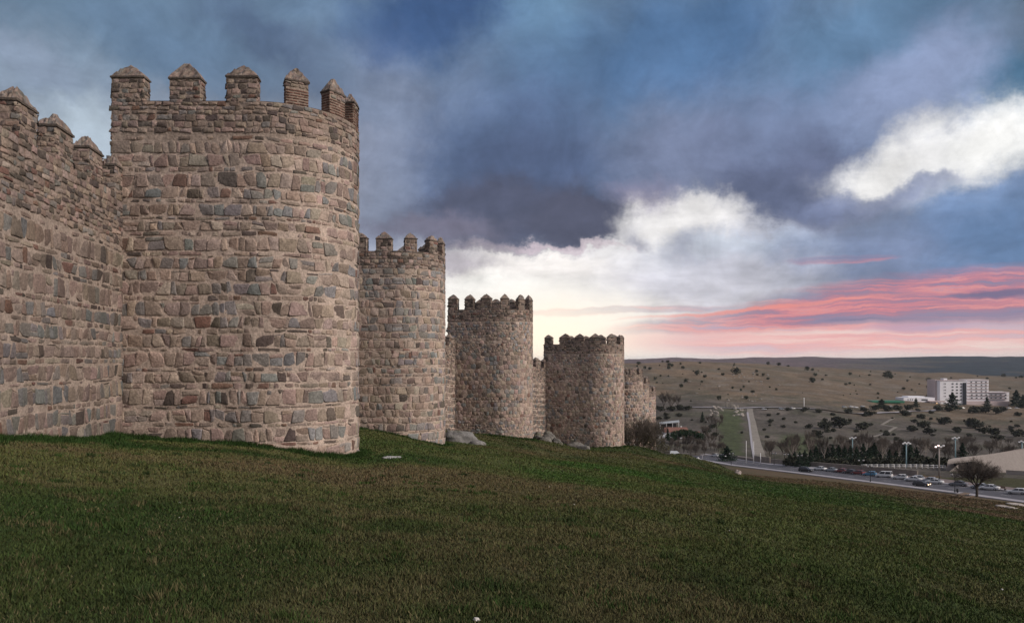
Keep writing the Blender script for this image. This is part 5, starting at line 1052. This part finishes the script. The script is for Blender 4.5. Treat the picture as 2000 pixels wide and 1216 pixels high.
for i in range(40):
    px = rnd.gauss(1462, 32); py = rnd.uniform(728, 790); x, y, z = GH(px, py, 640, 1400); rock(px, 0, y, rnd.uniform(2.5, 6), rnd.uniform(1, 2.2), 'granite_outcrop', 'small pale granite outcrop on the rocky part of the far hillside', 'rock', 'granite outcrops on the hillside', seed=80+i % 6, tone=(.27, .25, .23), moss=.3)
# hilltop monument of four columns
mo, x, y, z = bldg(1424, 625, 'column_monument', 'small open monument of four stone columns round a cross by the hill road', 'monument')
for sx in (-2.2, 2.2):
    for sy in (-2, 2): b = MB(); b.tube((sx, sy, -.5), (sx, sy, 4.2), .42, .36, 8); b.build('column', M['path'], mo)
b = MB(); b.box(-2.7, 2.7, -2.4, -1.7, 4.2, 4.8); b.box(-2.7, 2.7, 1.7, 2.4, 4.2, 4.8); b.box(-2.7, -2.1, -1.7, 1.7, 4.2, 4.8); b.box(2.1, 2.7, -1.7, 1.7, 4.2, 4.8); b.build('architrave', M['path'], mo); b = MB(); b.box(-.15, .15, -.15, .15, 0, 3.4); b.box(-.8, .8, -.12, .12, 2.3, 2.6); b.build('cross', M['path'], mo); b = MB(); b.box(-3, 3, -3, 3, -1, .1); b.build('plinth', M['path'], mo)
for i in range(26):
    px = rnd.uniform(1385, 1412) if i % 2 else rnd.uniform(1432, 1450); x, y, z = GH(px, rnd.uniform(794, 812), 500, 640); rock(px, 0, y, rnd.uniform(4, 9), rnd.uniform(2, 3.5), 'granite_outcrop', 'pale granite outcrop beside the four column monument', 'rock', 'granite outcrops by the monument', seed=60+i % 5, tone=(.34, .31, .28), moss=.2)
# congress hall: sloping faceted beige volume
ha = empty('congress_hall', (150.0, 248.0, gz(150, 248)), 0, 'angular beige stone hall with a sloping roofline at the right edge', 'building'); hx, hy, hz = ha.location
def hp(px, py, D): p = P(px, py, D); return (p[0]-hx, p[1]-hy, p[2]-hz)
f_ = [hp(1841, 923, 250), hp(1852, 897, 252), hp(1862, 894, 254), hp(1935, 886, 256), hp(2010, 873, 256), hp(2110, 862, 256), hp(2110, 930, 250), hp(1871, 921, 247)]
bk = [(a+15.5, c_+22, q-3.2) for a, c_, q in f_]; f_ = [f_[0], f_[1], f_[2], f_[3], f_[4], f_[5], f_[6]]; bk = bk[:7]
b = MB(); V = f_+bk; V = [(a, c_, q if i not in (0, 6, 7, 13) else q-4) for i, (a, c_, q) in enumerate(V)]
b.poly(V, [(0, 1, 2, 3, 4, 5, 6)]+[(i, i+1, i+8, i+7) for i in range(6)]+[(7, 8, 9, 10, 11, 12, 13)]); b.build('stone_volume', M['beige'], ha)
b = MB(); b.poly([hp(1861, 903.5, 249.2), hp(1905, 899, 249.2), hp(1905, 921, 249.2), hp(1871, 921, 249.2), hp(1861, 903.5, 251.5), hp(1905, 899, 251.5), hp(1905, 921, 251.5), hp(1871, 921, 251.5)], [(0, 1, 2, 3), (4, 5, 6, 7), (0, 1, 5, 4), (1, 2, 6, 5), (2, 3, 7, 6), (3, 0, 4, 7)]); b.build('entrance_recess', M['glassd'], ha)
b = MB(); b.poly([hp(1858, 901.2, 247.8), hp(1910, 895.5, 247.8), hp(1910, 899.5, 247.8), hp(1859, 904.6, 247.8), hp(1858, 901.2, 251), hp(1910, 895.5, 251), hp(1910, 899.5, 251), hp(1859, 904.6, 251)], [(0, 1, 2, 3), (4, 5, 6, 7), (0, 1, 5, 4), (1, 2, 6, 5), (2, 3, 7, 6), (3, 0, 4, 7)]); b.build('entrance_canopy', M['beige'], ha)
b = MB(); b.poly([hp(1853, 921, 247.6), hp(1872, 906, 248.2), hp(1872, 921.5, 248.2), hp(1853, 922, 250.6), hp(1872, 906, 250.8), hp(1872, 921.5, 250.8)], [(0, 1, 2), (3, 4, 5), (0, 1, 4, 3), (1, 2, 5, 4), (2, 0, 3, 5)]); b.build('side_ramp', M['beige'], ha)
lw = wallrun('hall_wall', 'long low pale wall at the right edge in front of the sloping hall', [(X_1, Y_1, gz(X_1, Y_1)) for X_1, Y_1 in (XY(1965, 238), XY(2100, 228))], 1.3, .4, 'beige')
# tall mast on the horizon hill, pole on the hillside
x, y = XY(1322, 4400); z = gz(x, y); r_ = empty('radio_mast', (x, y, z), 0, 'thin radio mast on the distant hilltop left of centre', 'mast'); b = MB(); b.tube((0, 0, -2), (0, 0, 24), 1.0, .5, 4); b.build('lattice_pole', M['greyroof'], r_)
x, y, z = GH(1570.5, 796, 600, 800); r_ = empty('tall_pole', (x, y, z), 0, 'tall pale pole beside the hill road', 'pole'); b = MB(); b.tube((0, 0, -1), (0, 0, 8), .3, .2, 6); b.build('pole', M['whitem'], r_); b = MB(); b.box(-.6, .6, -.2, .2, 8, 8.3); b.build('top_arm', M['whitem'], r_)

# ---------------------------------------------------------------- haze
hm = bpy.data.materials.new('haze_air'); hm.use_nodes = True; t_ = hm.node_tree; t_.nodes.clear(); pv = t_.nodes.new('ShaderNodeVolumePrincipled')
pv.inputs['Color'].default_value = (.80, .86, 1, 1); pv.inputs['Density'].default_value = .00004; oo = t_.nodes.new('ShaderNodeOutputMaterial'); t_.links.new(pv.outputs[0], oo.inputs['Volume'])
b = MB(); b.box(-12200, 12200, -12200, 12200, -130, 60); o = b.build('haze', hm); o['kind'] = 'stuff'; o['label'] = 'thin pale evening haze over the whole valley'; o['category'] = 'haze'
